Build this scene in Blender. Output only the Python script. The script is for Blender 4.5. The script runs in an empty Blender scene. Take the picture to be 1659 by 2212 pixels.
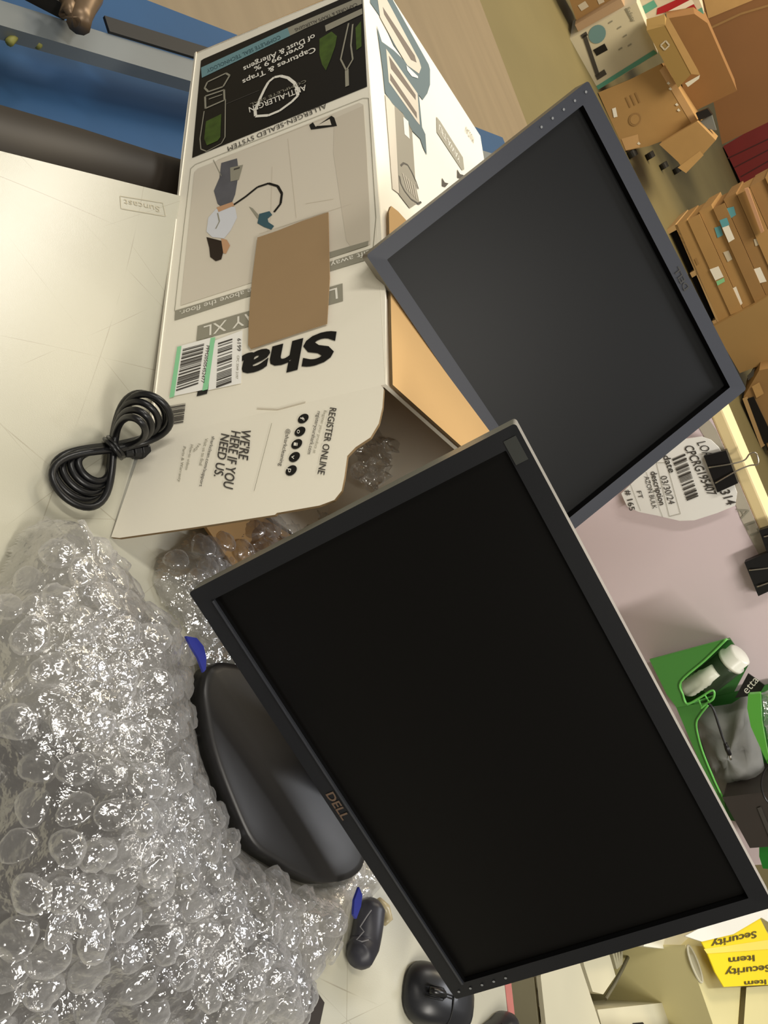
import bpy, math, random
import numpy as np
from mathutils import Vector, Matrix, noise
random.seed(7)
C = bpy.context.scene.collection
SC = bpy.context.scene

# ------------------------------------------------------------------ camera
# the phone was held sideways over the bench: upright-frame axes (right, up, forward) -> world
H = .66                                     # lens height above the bench top (bench top is z = 0)
F = 1700.0                                  # focal length in pixels of the 1659x2212 frame
_p, _r = math.radians(35.5), math.radians(22)
UPC = np.array([-math.sin(_r)*math.cos(_p), math.cos(_r)*math.cos(_p), -math.sin(_p)])
YC = np.array([0, 0, 1.]) - UPC[2]*UPC; YC /= np.linalg.norm(YC)
XC = np.cross(YC, UPC); XC *= np.sign(XC[0])
M3 = np.stack([XC, YC, UPC])
def rayd(x, y): return Vector(M3 @ np.array([y-1106., x-829.5, F]))
CAM = Vector((0, 0, H))
def P(x, y, z=0.):                          # point of the horizontal plane z seen at a photo position
    d = rayd(x, y); return CAM + d*((z-H)/d.z)
def PPL(x, y, o, n):                        # same for any plane
    d = rayd(x, y); return CAM + d*((o-CAM).dot(n)/d.dot(n))
def hgt(b, x, y):                           # height above b of the post whose top shows at x,y
    d = rayd(x, y).normalized(); w = b-CAM
    # closest point between vertical line and ray
    a = d.z; den = 1-a*a
    return (a*(w.dot(d))-w.z)/den
ax_r, ax_u, ax_f = [Vector(M3[:, i]) for i in range(3)]
cam = bpy.data.cameras.new('camera'); co = bpy.data.objects.new('camera', cam); C.objects.link(co)
R = Matrix((ax_u, -ax_r, -ax_f)).transposed()
co.matrix_world = Matrix.Translation(CAM) @ R.to_4x4()
cam.sensor_fit = 'VERTICAL'; cam.sensor_height = 24; cam.sensor_width = 18; cam.lens = F/2212*24
cam.clip_start = .01; cam.clip_end = 200
SC.camera = co
SC.view_settings.view_transform = 'Standard'; SC.view_settings.look = 'None'
SC.view_settings.gamma = 1; SC.view_settings.use_curve_mapping = False
SC.view_settings.exposure = 0.0

# ------------------------------------------------------------------ light
W = bpy.data.worlds.new('hall'); SC.world = W; W.use_nodes = True
W.node_tree.nodes['Background'].inputs[0].default_value = (1, .93, .80, 1)
W.node_tree.nodes['Background'].inputs[1].default_value = .24
def lamp(name, loc, to, sx, sy, power, col=(1, .95, .86)):
    l = bpy.data.lights.new(name, 'AREA'); l.shape = 'RECTANGLE'; l.size = sx; l.size_y = sy
    l.energy = power; l.color = col
    o = bpy.data.objects.new(name, l); C.objects.link(o); o.location = loc
    o.rotation_euler = (Vector(to)-Vector(loc)).to_track_quat('-Z', 'Y').to_euler()
    return o
lamp('tube_light', (1.2, -.5, 2.1), (-.1, .7, 0), .2, 1.2, 36)
lamp('tube_light', (-1.1, -.2, 2.3), (0, .7, 0), .2, 1.2, 24, (1, .95, .86))
lamp('tube_light', (-1.75, 2.15, 2.3), (-.3, .6, 0), .25, 1.2, 24, (1, .95, .86))
lamp('tube_light', (1.1, 1.9, 2.3), (.2, .6, 0), .2, 1.2, 30, (.95, .96, 1))
lamp('high_bay_light', (-1.5, 5.0, 4.5), (-1.8, 7, -.9), 2.2, 2.2, 260, (1, .86, .62))
lamp('high_bay_light', (-4.5, 8.0, 4.5), (-3.6, 9.5, -.9), 2.2, 2.2, 260, (1, .82, .56))

# ------------------------------------------------------------------ materials
def lin(c):
    c = c/255.; return c/12.92 if c <= .04045 else ((c+.055)/1.055)**2.4
def rgb(r, g, b): return (lin(r), lin(g), lin(b), 1)
MATS = {}
def mat(name, col, rough=.6, metal=0., bump=0., bscale=60., var=0., vscale=6., alpha=1., spec=.5, stretch=None, trans=0., emit=0):
    if name in MATS: return MATS[name]
    m = bpy.data.materials.new(name); m.use_nodes = True; nt = m.node_tree
    b = nt.nodes['Principled BSDF']; b.inputs['Base Color'].default_value = col
    b.inputs['Roughness'].default_value = rough; b.inputs['Metallic'].default_value = metal
    b.inputs['Specular IOR Level'].default_value = spec
    b.inputs['Alpha'].default_value = alpha; b.inputs['Transmission Weight'].default_value = trans
    tc = nt.nodes.new('ShaderNodeTexCoord')
    src = tc.outputs['Object']
    if stretch:
        mp = nt.nodes.new('ShaderNodeMapping'); mp.inputs['Scale'].default_value = stretch[:3]
        if len(stretch) > 3: mp.inputs['Rotation'].default_value = (0, 0, stretch[3])
        nt.links.new(src, mp.inputs[0]); src = mp.outputs[0]
    if var:
        n = nt.nodes.new('ShaderNodeTexNoise'); n.inputs['Scale'].default_value = vscale; n.inputs['Detail'].default_value = 6
        nt.links.new(src, n.inputs['Vector'])
        mx = nt.nodes.new('ShaderNodeMix'); mx.data_type = 'RGBA'
        mx.inputs[6].default_value = tuple(c*(1-var) for c in col[:3])+(1,)
        mx.inputs[7].default_value = tuple(min(1, c*(1+var)) for c in col[:3])+(1,)
        nt.links.new(n.outputs['Fac'], mx.inputs[0]); nt.links.new(mx.outputs[2], b.inputs['Base Color'])
    if bump:
        n2 = nt.nodes.new('ShaderNodeTexNoise'); n2.inputs['Scale'].default_value = bscale; n2.inputs['Detail'].default_value = 3
        nt.links.new(src, n2.inputs['Vector'])
        bp = nt.nodes.new('ShaderNodeBump'); bp.inputs['Strength'].default_value = bump; bp.inputs['Distance'].default_value = .002
        nt.links.new(n2.outputs['Fac'], bp.inputs['Height']); nt.links.new(bp.outputs[0], b.inputs['Normal'])
    MATS[name] = m; return m

def bench_material():
    m = mat('bench laminate', rgb(180, 177, 160), .25, bump=.05, bscale=900, var=.05, vscale=3)
    nt = m.node_tree; b = nt.nodes['Principled BSDF']; tc = nt.nodes['Texture Coordinate']
    base = b.inputs['Base Color'].links[0].from_socket
    fac = None
    for k, (rot, sc, ph) in enumerate([(.35, 5, 0), (1.25, 6.5, 3.1), (2.2, 4.2, 7.7), (2.8, 8, 1.3), (.9, 3.2, 5.0)]):
        mp = nt.nodes.new('ShaderNodeMapping'); mp.inputs['Rotation'].default_value = (0, 0, rot); mp.inputs['Location'].default_value = (ph, ph, 0)
        nt.links.new(tc.outputs['Object'], mp.inputs[0])
        w = nt.nodes.new('ShaderNodeTexWave'); w.inputs['Scale'].default_value = sc*.35; w.inputs['Distortion'].default_value = 6
        w.inputs['Detail'].default_value = 1; w.inputs['Detail Scale'].default_value = .35
        nt.links.new(mp.outputs[0], w.inputs[0])
        n = nt.nodes.new('ShaderNodeTexNoise'); n.inputs['Scale'].default_value = 7+k; nt.links.new(mp.outputs[0], n.inputs[0])
        r = nt.nodes.new('ShaderNodeMapRange'); r.inputs[1].default_value = .99992; r.inputs[2].default_value = 1.
        nt.links.new(w.outputs['Fac'], r.inputs[0])
        r2 = nt.nodes.new('ShaderNodeMapRange'); r2.inputs[1].default_value = .45; r2.inputs[2].default_value = .62
        nt.links.new(n.outputs['Fac'], r2.inputs[0])
        mu = nt.nodes.new('ShaderNodeMath'); mu.operation = 'MULTIPLY'
        nt.links.new(r.outputs[0], mu.inputs[0]); nt.links.new(r2.outputs[0], mu.inputs[1])
        if fac is None: fac = mu.outputs[0]
        else:
            a = nt.nodes.new('ShaderNodeMath'); a.operation = 'MAXIMUM'; nt.links.new(fac, a.inputs[0]); nt.links.new(mu.outputs[0], a.inputs[1]); fac = a.outputs[0]
    k2 = nt.nodes.new('ShaderNodeMath'); k2.operation = 'MULTIPLY'; k2.inputs[1].default_value = .5; nt.links.new(fac, k2.inputs[0])
    mx = nt.nodes.new('ShaderNodeMix'); mx.data_type = 'RGBA'; nt.links.new(k2.outputs[0], mx.inputs[0])
    nt.links.new(base, mx.inputs[6]); mx.inputs[7].default_value = rgb(120, 110, 90); nt.links.new(mx.outputs[2], b.inputs['Base Color'])
    return m

def film_material(name, see, gloss, tint, rough=.14, bsc=260):
    m = bpy.data.materials.new(name); m.use_nodes = True; nt = m.node_tree; nt.nodes.clear()
    out = nt.nodes.new('ShaderNodeOutputMaterial')
    tr = nt.nodes.new('ShaderNodeBsdfTransparent'); tr.inputs[0].default_value = (.97, .97, .97, 1)
    df = nt.nodes.new('ShaderNodeBsdfDiffuse'); df.inputs[0].default_value = tint
    tl = nt.nodes.new('ShaderNodeBsdfTranslucent'); tl.inputs[0].default_value = tint
    gl = nt.nodes.new('ShaderNodeBsdfGlossy'); gl.inputs[0].default_value = (1, 1, 1, 1); gl.inputs['Roughness'].default_value = rough
    tc = nt.nodes.new('ShaderNodeTexCoord')
    n = nt.nodes.new('ShaderNodeTexNoise'); n.inputs['Scale'].default_value = bsc; n.inputs['Detail'].default_value = 2
    v = nt.nodes.new('ShaderNodeTexVoronoi'); v.inputs['Scale'].default_value = bsc*.45
    nt.links.new(tc.outputs['Object'], n.inputs[0]); nt.links.new(tc.outputs['Object'], v.inputs[0])
    ad = nt.nodes.new('ShaderNodeMath'); nt.links.new(n.outputs['Fac'], ad.inputs[0]); nt.links.new(v.outputs['Distance'], ad.inputs[1])
    bp = nt.nodes.new('ShaderNodeBump'); bp.inputs['Strength'].default_value = .7; bp.inputs['Distance'].default_value = .003
    nt.links.new(ad.outputs[0], bp.inputs['Height'])
    for s in (df, gl, tl): nt.links.new(bp.outputs[0], s.inputs['Normal'])
    lw = nt.nodes.new('ShaderNodeLayerWeight'); lw.inputs[0].default_value = .35; nt.links.new(bp.outputs[0], lw.inputs['Normal'])
    m0 = nt.nodes.new('ShaderNodeMixShader'); m0.inputs[0].default_value = .45; nt.links.new(df.outputs[0], m0.inputs[1]); nt.links.new(tl.outputs[0], m0.inputs[2])
    m1 = nt.nodes.new('ShaderNodeMixShader'); nt.links.new(m0.outputs[0], m1.inputs[1]); nt.links.new(tr.outputs[0], m1.inputs[2])
    r = nt.nodes.new('ShaderNodeMapRange'); r.inputs[3].default_value = see; r.inputs[4].default_value = see*.42
    nt.links.new(lw.outputs['Facing'], r.inputs[0]); nt.links.new(r.outputs[0], m1.inputs[0])
    m2 = nt.nodes.new('ShaderNodeMixShader'); nt.links.new(m1.outputs[0], m2.inputs[1]); nt.links.new(gl.outputs[0], m2.inputs[2])
    r2 = nt.nodes.new('ShaderNodeMapRange'); r2.inputs[3].default_value = gloss; r2.inputs[4].default_value = min(1, gloss*3.5)
    nt.links.new(lw.outputs['Fresnel'], r2.inputs[0]); nt.links.new(r2.outputs[0], m2.inputs[0])
    nt.links.new(m2.outputs[0], out.inputs[0])
    MATS[name] = m; return m

white_print = mat('white printed card', rgb(243, 237, 220), .45, var=.03, vscale=9, bump=.04, bscale=300)
kraft = mat('kraft cardboard', rgb(196, 158, 104), .8, var=.08, vscale=12, bump=.08, bscale=200)
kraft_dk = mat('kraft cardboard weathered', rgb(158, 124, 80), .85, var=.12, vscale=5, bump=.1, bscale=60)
kraft_md = mat('kraft cardboard tan', rgb(178, 142, 92), .85, var=.1, vscale=5)
kraft_patch = mat('kraft patch', rgb(156, 129, 94), .9, var=.03, vscale=30)
ink = mat('black ink', rgb(16, 14, 14), .4)
ink_soft = mat('grey ink', rgb(70, 66, 62), .5)
ink_grey = mat('light grey ink', rgb(150, 146, 130), .5)
ink_pale = mat('pale grey ink', rgb(206, 196, 178), .5)
ink_room = mat('room print', rgb(216, 207, 190), .5, var=.02)
ink_glint_white = mat('white ink and glints', rgb(236, 232, 220), .5)
ink_teal = mat('teal ink', rgb(112, 150, 156), .5)
ink_dteal = mat('dark teal ink', rgb(58, 90, 100), .45)
ink_green = mat('green ink', rgb(66, 88, 30), .5, var=.7, vscale=70)
ink_skin = mat('skin tone ink', rgb(196, 152, 116), .5)
ink_shirt = mat('pale blue ink', rgb(214, 216, 222), .5)
label_green = mat('green label band', rgb(146, 216, 164), .5)
paper = mat('paper', rgb(248, 246, 240), .6)
black_plastic = mat('black plastic', rgb(30, 30, 32), .42, bump=.05, bscale=1500)
bezel_dk = mat('bezel black plastic', rgb(22, 23, 26), .42, spec=.3, bump=.04, bscale=1800)
bezel_blue = mat('bezel graphite plastic', rgb(42, 45, 54), .45, spec=.35, bump=.04, bscale=1800)
screen_a = mat('matte panel black', rgb(11, 10, 9), .38, spec=.12)
screen_b = mat('matte panel charcoal', rgb(13, 14, 15), .42, spec=.18)
recess = mat('recess shade black', rgb(6, 6, 7), .6, spec=.2)  # near-black walls around the screens, painting the recess shade
silver = mat('silver trim', rgb(150, 150, 146), .35, metal=.6)
dot_grey = mat('button mark', rgb(120, 122, 124), .5)
cord_m = mat('cord rubber', rgb(14, 14, 16), .35)
rubber = mat('black rubber', rgb(48, 42, 35), .55, var=.25, vscale=14)
steel = mat('grey painted steel', rgb(112, 118, 120), .5, var=.1)
blue_m = mat('blue painted deck', rgb(26, 74, 118), .7, var=.1, vscale=9)

# ------------------------------------------------------------------ mesh helpers
_tcache = {}
def text_mesh(s, bold=0., shear=0.):
    k = (s, bold, shear)
    if k in _tcache: return _tcache[k]
    cu = bpy.data.curves.new('t', 'FONT'); cu.body = s; cu.offset = bold; cu.shear = shear; cu.resolution_u = 3; cu.fill_mode = 'FRONT'
    o = bpy.data.objects.new('t', cu); C.objects.link(o)
    dg = bpy.context.evaluated_depsgraph_get(); me = bpy.data.meshes.new_from_object(o.evaluated_get(dg))
    vs = [(v.co.x, v.co.y) for v in me.vertices]; fs = [tuple(p.vertices) for p in me.polygons]
    C.objects.unlink(o); bpy.data.objects.remove(o); bpy.data.curves.remove(cu); bpy.data.meshes.remove(me)
    x0 = min(a for a, b in vs); x1 = max(a for a, b in vs)
    r = ([((a-x0)/(x1-x0), b/.69) for a, b in vs], fs)
    _tcache[k] = r; return r

class MB:
    def __init__(s): s.v = []; s.f = []; s.m = []; s.mats = []
    def mi(s, m):
        if m not in s.mats: s.mats.append(m)
        return s.mats.index(m)
    def add(s, vs, fs, m):
        b = len(s.v); s.v += [Vector(x) for x in vs]; i = s.mi(m)
        for f in fs: s.f.append(tuple(b+k for k in f)); s.m.append(i)
    def poly(s, pts, m): s.add(pts, [tuple(range(len(pts)))], m)
    def prism(s, pts, ext, m, mside=None, mback=None):
        n = len(pts); a = [Vector(p) for p in pts]; e = Vector(ext)
        s.add(a, [tuple(range(n))], m); s.add([p+e for p in a], [tuple(reversed(range(n)))], mback or m)
        s.add(a+[p+e for p in a], [(i, (i+1) % n, n+(i+1) % n, n+i) for i in range(n)], mside or m)
    def hexa(s, q, m):            # 8 corners: bottom 4 then top 4
        s.add(q, [(3, 2, 1, 0), (4, 5, 6, 7), (0, 1, 5, 4), (1, 2, 6, 5), (2, 3, 7, 6), (3, 0, 4, 7)], m)
    def box(s, o, ex, ey, ez, m):
        o, ex, ey, ez = map(Vector, (o, ex, ey, ez)); s.hexa([o, o+ex, o+ex+ey, o+ey, o+ez, o+ex+ez, o+ex+ey+ez, o+ey+ez], m)
    def tube(s, path, r, m, n=10, closed=False, cap=True):
        path = [Vector(p) for p in path]; N = len(path); rs = r if isinstance(r, (list, tuple)) else [r]*N
        vs = []; up = Vector((0, 0, 1)); prev = None
        for i, p in enumerate(path):
            a = path[(i-1) % N] if (i > 0 or closed) else p; b = path[(i+1) % N] if (i < N-1 or closed) else p
            t = (b-a).normalized()
            if prev is None:
                u = t.cross(up); u = u if u.length > .05 else t.cross(Vector((1, 0, 0))); u.normalize()
            else: u = (prev-t*prev.dot(t)).normalized()
            prev = u; w = t.cross(u)
            for k in range(n):
                an = 2*math.pi*k/n; vs.append(p+(u*math.cos(an)+w*math.sin(an))*rs[i])
        fs = []
        for i in range(N if closed else N-1):
            for k in range(n):
                j = (i+1) % N; fs.append((i*n+k, i*n+(k+1) % n, j*n+(k+1) % n, j*n+k))
        if cap and not closed: fs += [tuple(reversed(range(n))), tuple((N-1)*n+k for k in range(n))]
        s.add(vs, fs, m)
    def text(s, t, o, A, U, m, bold=0., shear=0.):
        vs, fs = text_mesh(t, bold, shear); s.add([o+A*a+U*b for a, b in vs], fs, m)
    def build(s, name, parent=None, smooth=False, origin=None, bevel=0., label=None, auto=False):
        me = bpy.data.meshes.new(name)
        if origin is None: origin = parent.location if parent and not parent.parent else (parent['_o'] if False else Vector((0, 0, 0)))
        org = WORLD.get(parent.name) if parent else None
        if org is not None: origin = org
        elif origin == Vector((0, 0, 0)) and not parent:
            c = Vector((0, 0, 0))
            for v in s.v: c += v
            c /= len(s.v); c.z = min(v.z for v in s.v); origin = c
        origin = Vector(origin)
        me.from_pydata([tuple(v-origin) for v in s.v], [], s.f)
        for m in s.mats: me.materials.append(m)
        me.polygons.foreach_set('material_index', s.m)
        if smooth: me.polygons.foreach_set('use_smooth', [True]*len(me.polygons))
        me.update()
        o = bpy.data.objects.new(name, me); C.objects.link(o)
        if parent: o.parent = parent
        else: o.location = origin
        WORLD[o.name] = origin if not parent else origin
        if bevel:
            b = o.modifiers.new('bevel', 'BEVEL'); b.width = bevel; b.segments = 2; b.limit_method = 'ANGLE'; b.angle_limit = .6
        if label: o['label'] = label
        return o
WORLD = {}
def thing(name, label, cat, loc, group=None):
    o = bpy.data.objects.new(name, None); C.objects.link(o); o.location = loc; o.empty_display_size = .02
    o['label'] = label; o['category'] = cat
    if group: o['group'] = group
    WORLD[o.name] = Vector(loc); return o
def tag(o, label, cat, group=None):
    o['label'] = label; o['category'] = cat
    if group: o['group'] = group
    return o
def struct(o): o['kind'] = 'structure'; return o

class Pl:                      # a plane that printed marks are laid out on
    def __init__(s, o, n): s.o = Vector(o); s.n = Vector(n).normalized(); s.n = s.n if s.n.dot(CAM-s.o) > 0 else -s.n
    def __call__(s, x, y, e=0.): return PPL(x, y, s.o+s.n*e, s.n)
    def pts(s, L, e=0.): return [s(x, y, e) for x, y in L]
    def poly(s, mb, L, m, e=.0006):
        p = s.pts(L, e)
        nn = sum(((p[i]-p[0]).cross(p[(i+1) % len(p)]-p[0]) for i in range(1, len(p)-1)), Vector())
        if nn.dot(s.n) < 0: p = p[::-1]
        mb.poly(p, m)
    def line(s, mb, L, w, m, e=.0008, closed=False):   # polyline of width w (metres)
        p = s.pts(L, e); N = len(p)
        for i in range(N if closed else N-1):
            a, b = p[i], p[(i+1) % N]; t = (b-a)
            if t.length < 1e-6: continue
            k = s.n.cross(t.normalized())*w/2; mb.poly([a-k, b-k, b+k, a+k], m)
    def disc(s, mb, x, y, r, m, e=.0007, n=20):
        c = s(x, y, e); u = s.n.orthogonal().normalized(); w = s.n.cross(u)
        mb.poly([c+u*r*math.cos(2*math.pi*k/n)+w*r*math.sin(2*math.pi*k/n) for k in range(n)], m)
    def text(s, mb, t, a, b, h, m, e=.0010, bold=0., shear=0.):  # baseline a->b, h = offset px of cap top
        A = s(*a, e); B = s(*b, e); U = s(a[0]+h[0], a[1]+h[1], e)-A
        mb.text(t, A, B-A, U, m, bold, shear)
    def bars(s, mb, q, m, n=40, seed=1, e=.0010):       # barcode in quad q: bars run q0->q1, stacked towards q3
        rnd = random.Random(seed); t = 0.
        w = [rnd.choice([1, 1, 2, 3])*1. for _ in range(n)]; tot = sum(w)
        for i, a in enumerate(w):
            if i % 2 == 0:
                t0, t1 = t/tot, (t+a)/tot
                L = lambda u, v: (q[0][0]*(1-u)*(1-v)+q[1][0]*u*(1-v)+q[2][0]*u*v+q[3][0]*(1-u)*v, q[0][1]*(1-u)*(1-v)+q[1][1]*u*(1-v)+q[2][1]*u*v+q[3][1]*(1-u)*v)
                s.poly(mb, [L(0, t0), L(1, t0), L(1, t1), L(0, t1)], m, e)
            t += a

# ------------------------------------------------------------------ setting
FZ = -.9
g = MB(); g.poly([(-30, -3, FZ), (12, -3, FZ), (12, 60, FZ), (-30, 60, FZ)], mat('olive concrete floor', rgb(122, 113, 78), .7, var=.22, vscale=.9, bump=.1, bscale=20))
struct(g.build('floor'))
# paler boarded strip of the floor beside the packing bench
q = [P(250, -700, FZ), P(1035, 0, FZ), P(1130, 250, FZ), P(1260, 590, FZ)]
g = MB()
a0, a1 = P(1035, 0, FZ), P(1130, 250, FZ); d = (a1-a0).normalized(); nrm = Vector((d.y, -d.x, 0))
if nrm.y > 0: nrm = -nrm
g.prism([a0-d*3, a1+d*1.0, a1+d*1.0+nrm*4, a0-d*3+nrm*4], (0, 0, .004), mat('grey boarded floor', rgb(140, 126, 104), .65, var=.16, vscale=2.2, stretch=(.5, 5, 1, math.atan2(d.y, d.x)+.3)))
struct(g.build('floor'))

# bench top
bench = thing('packing_bench', 'cream scratched laminate packing bench top under the monitors and bubble wrap', 'table', (0, .5, FZ))
tl0, tl1 = P(0, 326), P(385, 422); dl = (tl1-tl0)/(tl1.y-tl0.y)
L0 = tl0+dl*(-.3-tl0.y); L1 = tl0+dl*(1.14-tl0.y)
pk0, pk1 = P(1091, 2136), P(1099, 2212); dp = (pk1-pk0).normalized()
top = [L0, Vector((1.1, -.3, 0)), pk0+dp*.55, pk0-dp*.32, Vector((.36, 1.14, 0)), L1]
g = MB(); g.prism([p+Vector((0, 0, -.025)) for p in top], (0, 0, .025), bench_material()); g.build('bench_top', bench)
g = MB(); e = Vector((-dp.y, dp.x, 0)); e = e if e.y > 0 else -e
g.prism([pk0-dp*.32+e*.001, pk0+dp*.55+e*.001, pk0+dp*.55+e*.016, pk0-dp*.32+e*.016], (0, 0, -.03), mat('pink edge band', rgb(178, 104, 94), .6, var=.15, vscale=40)); g.build('edge_band', bench, label='worn pink edge band')
for x, y in ((-.35, -.1), (.8, -.1), (-.3, 1.1), (.3, 1.05)):
    g = MB(); g.box((x-.025, y-.025, FZ), (.05, 0, 0), (0, .05, 0), (0, 0, .875-.0), steel); g.build('leg', bench)

# embossed mark on the bench, part of the laminate
tp = Pl((0, 0, 0), (0, 0, 1))
g = MB(); stampm = mat('faint stamp ink', rgb(184, 176, 152), .5)
tp.line(g, [(260, 423), (352, 438), (358, 467), (262, 450)], .0008, stampm, closed=True)
tp.text(g, 'Suncast', (345, 446), (268, 430), (1, 12), stampm, e=.0007); g.build('stamp_mark', bench)

# ------------------------------------------------------------------ machinery left of the bench
blue = thing('blue_machine', 'blue painted steel machine deck left of the bench with grey rail', 'machine', (-1.3, 1.6, FZ))
BZ = -.42
t0, t1 = P(317, 0, BZ), P(1060, 287, BZ); dt = (t1-t0).normalized(); nn = Vector((dt.y, -dt.x, 0)); nn = nn if nn.x > 0 else -nn
g = MB(); q1 = Vector((L1.x-.03, 2.4, BZ)); q0 = Vector((L0.x-.03, -.3, BZ)); g.prism([t0-dt*2, t1+dt*.12, t1+dt*.12+nn*.5, q1, q0], (0, 0, -.3), blue_m); g.build('deck', blue)
RZ = -.30
g = MB()
r0, r1 = P(0, 54, RZ), P(413, 175.5, RZ); s0, s1 = P(0, 0, RZ), P(417, 130, RZ); dr = (r1-r0).normalized()
g.prism([r0-dr*.8, r1+dr*2.2, s1+(s1-s0).normalized()*2.2, s0-(s1-s0).normalized()*.8], (0, 0, -.03), steel); g.build('rail', blue, bevel=.003)
g = MB(); k0, k1, k2, k3 = [P(x, y, RZ+.001) for x, y in ((222, 38), (425, 100), (420, 131), (233, 72))]
g.prism([k0, k1+(k1-k0)*1.2, k2+(k1-k0)*1.2, k3], (0, 0, .006), mat('slot black', rgb(12, 12, 14), .6)); g.build('slot_cover', blue)
g = MB(); p0 = P(0, 0, RZ); g.prism([P(x, y, RZ+.002) for x, y in ((30, -12), (140, -30), (150, 30), (138, 44))], (0, 0, .03), mat('motor black', rgb(26, 22, 18), .6)); g.build('motor_cover', blue)
g = MB()
g.tube([P(x, y, RZ+.05) for x, y in ((138, -10), (150, 12), (142, 30), (160, 42), (172, 35))], .012, mat('worn steel', rgb(120, 100, 78), .4, metal=.5, var=.3, vscale=40), 10)
g.tube([P(x, y, RZ+.05) for x, y in ((200, -12), (185, 10), (175, 30), (170, 52))], .02, mat('worn steel', rgb(120, 100, 78)), 10)
g.build('latch', blue, smooth=True)
g = MB()
for pth in (((20, 92), (35, 74), (44, 62)), ((80, 98), (92, 86), (108, 84)), ((60, 70), (75, 66), (88, 80))):
    g.tube([P(x, y, RZ-.02) for x, y in pth], .007, mat('yellow green wire', rgb(140, 138, 70), .6), 8)
tag(g.build('wire_ends', smooth=True), 'frayed yellow wire ends lying beside the grey rail', 'wire')
bp = MB(); ax = dl.normalized(); nl = Vector((-ax.y, ax.x, 0)); nl = nl if nl.x < 0 else -nl
rr = .058; BC = -.115
o0 = P(0, 229.5, BC+.02); off = (o0-L0).dot(nl)-rr
path = [L0+nl*off+Vector((0, 0, BC))+ax*t for t in np.linspace(-.2, 2.6, 24)]
bp.tube(path, [rr*(1+.02*math.sin(i*2.1)) for i in range(24)], rubber, 28)
for t, w in ((.98, .004), (.9, .003), (1.15, .0025), (1.22, .002)):
    p = L0+nl*off+Vector((0, 0, BC+rr*1.012))+ax*t*.7; bp.poly([p+Vector((w, 0, .001)), p+Vector((0, w*1.8, .001)), p+Vector((-w, 0, .001)), p-Vector((0, w*1.8, -.001))], ink_grey)
tag(bp.build('rubber_bumper', smooth=True), 'black rubber bumper roll along the left edge of the bench', 'bumper')

# ------------------------------------------------------------------ the vacuum carton
pxs = [(783, -36), (832, 830), (318, 950), (420, 115)]
dd = [rayd(*a) for a in pxs]
Mx = np.array([list(dd[0]), [-c for c in dd[1]], list(dd[2])]).T
sv = np.linalg.solve(Mx, np.array(list(dd[3])))
kk = (.012-H)/(dd[2].z*sv[2])
TL, TR, BR, BL = [CAM+dd[i]*kk*s for i, s in enumerate((sv[0], sv[1], sv[2], 1.))]
ff = Pl(TL, (TR-TL).cross(BR-TR))
Bk = P(1037, 294, TL.z+.004); D = Bk-TL
carton = thing('vacuum_carton', 'long white printed carton lying open on its side, holding up the rear monitor', 'box', ((BL.x+BR.x)/2, (BL.y+BR.y)/2, 0))
TH = -ff.n*.004
# front panel with all its print
g = MB()
fp = ff.pts([(318, 950), (323, 900), (331, 850), (347, 730), (364, 600), (380, 450), (392, 330), (405, 225), (420, 120), (428, 112), (700, 0), (783, -36), (800, 200), (822, 480), (832, 640), (833, 830)])
g.prism(fp, TH, white_print, white_print, kraft)
ff.poly(g, [(434, 131), (440, 127), (782, -22), (793, 187), (415, 341)], ink)
ff.poly(g, [(434, 146), (621, 60), (627, 77), (436, 168)], ink_teal, .0009)
ff.poly(g, [(621, 60), (781, -8), (782, 8), (662, 60), (627, 77)], ink_grey, .0009)
ff.text(g, 'COMPLETE SEAL TECHNOLOGY', (604, 76), (446, 150), (3, 7), ink_dteal, .0012)
ff.text(g, 'CAPTURES & TRAPS ALLERGENS', (770, 6), (636, 62), (3, 6), ink_soft, .0012)
ff.text(g, 'of Dust & Allergens', (679, 73), (525, 145), (3, 10), ink_glint_white, .0012, bold=.012)
ff.text(g, 'over 99.9 %', (655, 96), (548, 145), (3, 9), ink_glint_white, .0012, bold=.012)
ff.text(g, 'Captures & Traps', (680, 101), (523, 173), (3, 10), ink_glint_white, .0012, bold=.012)
# swoosh emblem
sw = [(552, 250), (551, 238), (563, 210), (571, 193), (580, 177), (592, 167), (606, 164), (622, 168), (636, 179), (644, 195), (643, 207), (630, 220), (604, 239), (580, 249), (552, 251)]
ff.line(g, sw, .0045, ink_glint_white, .0011)
ff.text(g, 'ANTI-ALLERGEN', (660, 183), (537, 232), (3, 11), ink_glint_white, .0014, bold=.008)
ff.text(g, 'COMPLETE SEAL', (660, 172), (540, 224), (2, 5), ink_grey, .0014)
# two product shots on the black panel
ff.line(g, [(442, 190), (448, 177), (488, 158), (496, 163), (482, 187), (450, 198)], .003, ink_grey, .0011, True)
ff.line(g, [(443, 208), (484, 194), (485, 216), (444, 234)], .003, ink_grey, .0011, True)
ff.line(g, [(451, 214), (480, 204)], .002, ink_grey, .0011)
ff.line(g, [(441, 240), (432, 300), (434, 322), (446, 327), (478, 310), (486, 296), (487, 215)], .0016, ink_grey, .0011)
ff.poly(g, [(445, 262), (478, 246), (476, 296), (470, 304), (447, 314), (441, 300)], ink_green, .0010)
ff.poly(g, [(702, 55), (782, 18), (783, 30), (704, 68)], ink_grey, .0011)
ff.line(g, [(753, 50), (742, 100), (736, 128), (748, 152), (762, 128), (758, 98), (762, 52)], .0022, ink_grey, .0012)
ff.line(g, [(749, 150), (750, 186)], .005, ink_grey, .0012)
ff.poly(g, [(690, 84), (716, 68), (728, 78), (724, 100), (714, 128), (704, 152), (696, 140), (690, 118)], ink_green, .0010)
ff.poly(g, [(768, 60), (780, 45), (781, 100), (770, 108)], ink_green, .0010)
ff.line(g, [(488, 225), (560, 195)], .0012, ink_soft, .0009)
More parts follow.
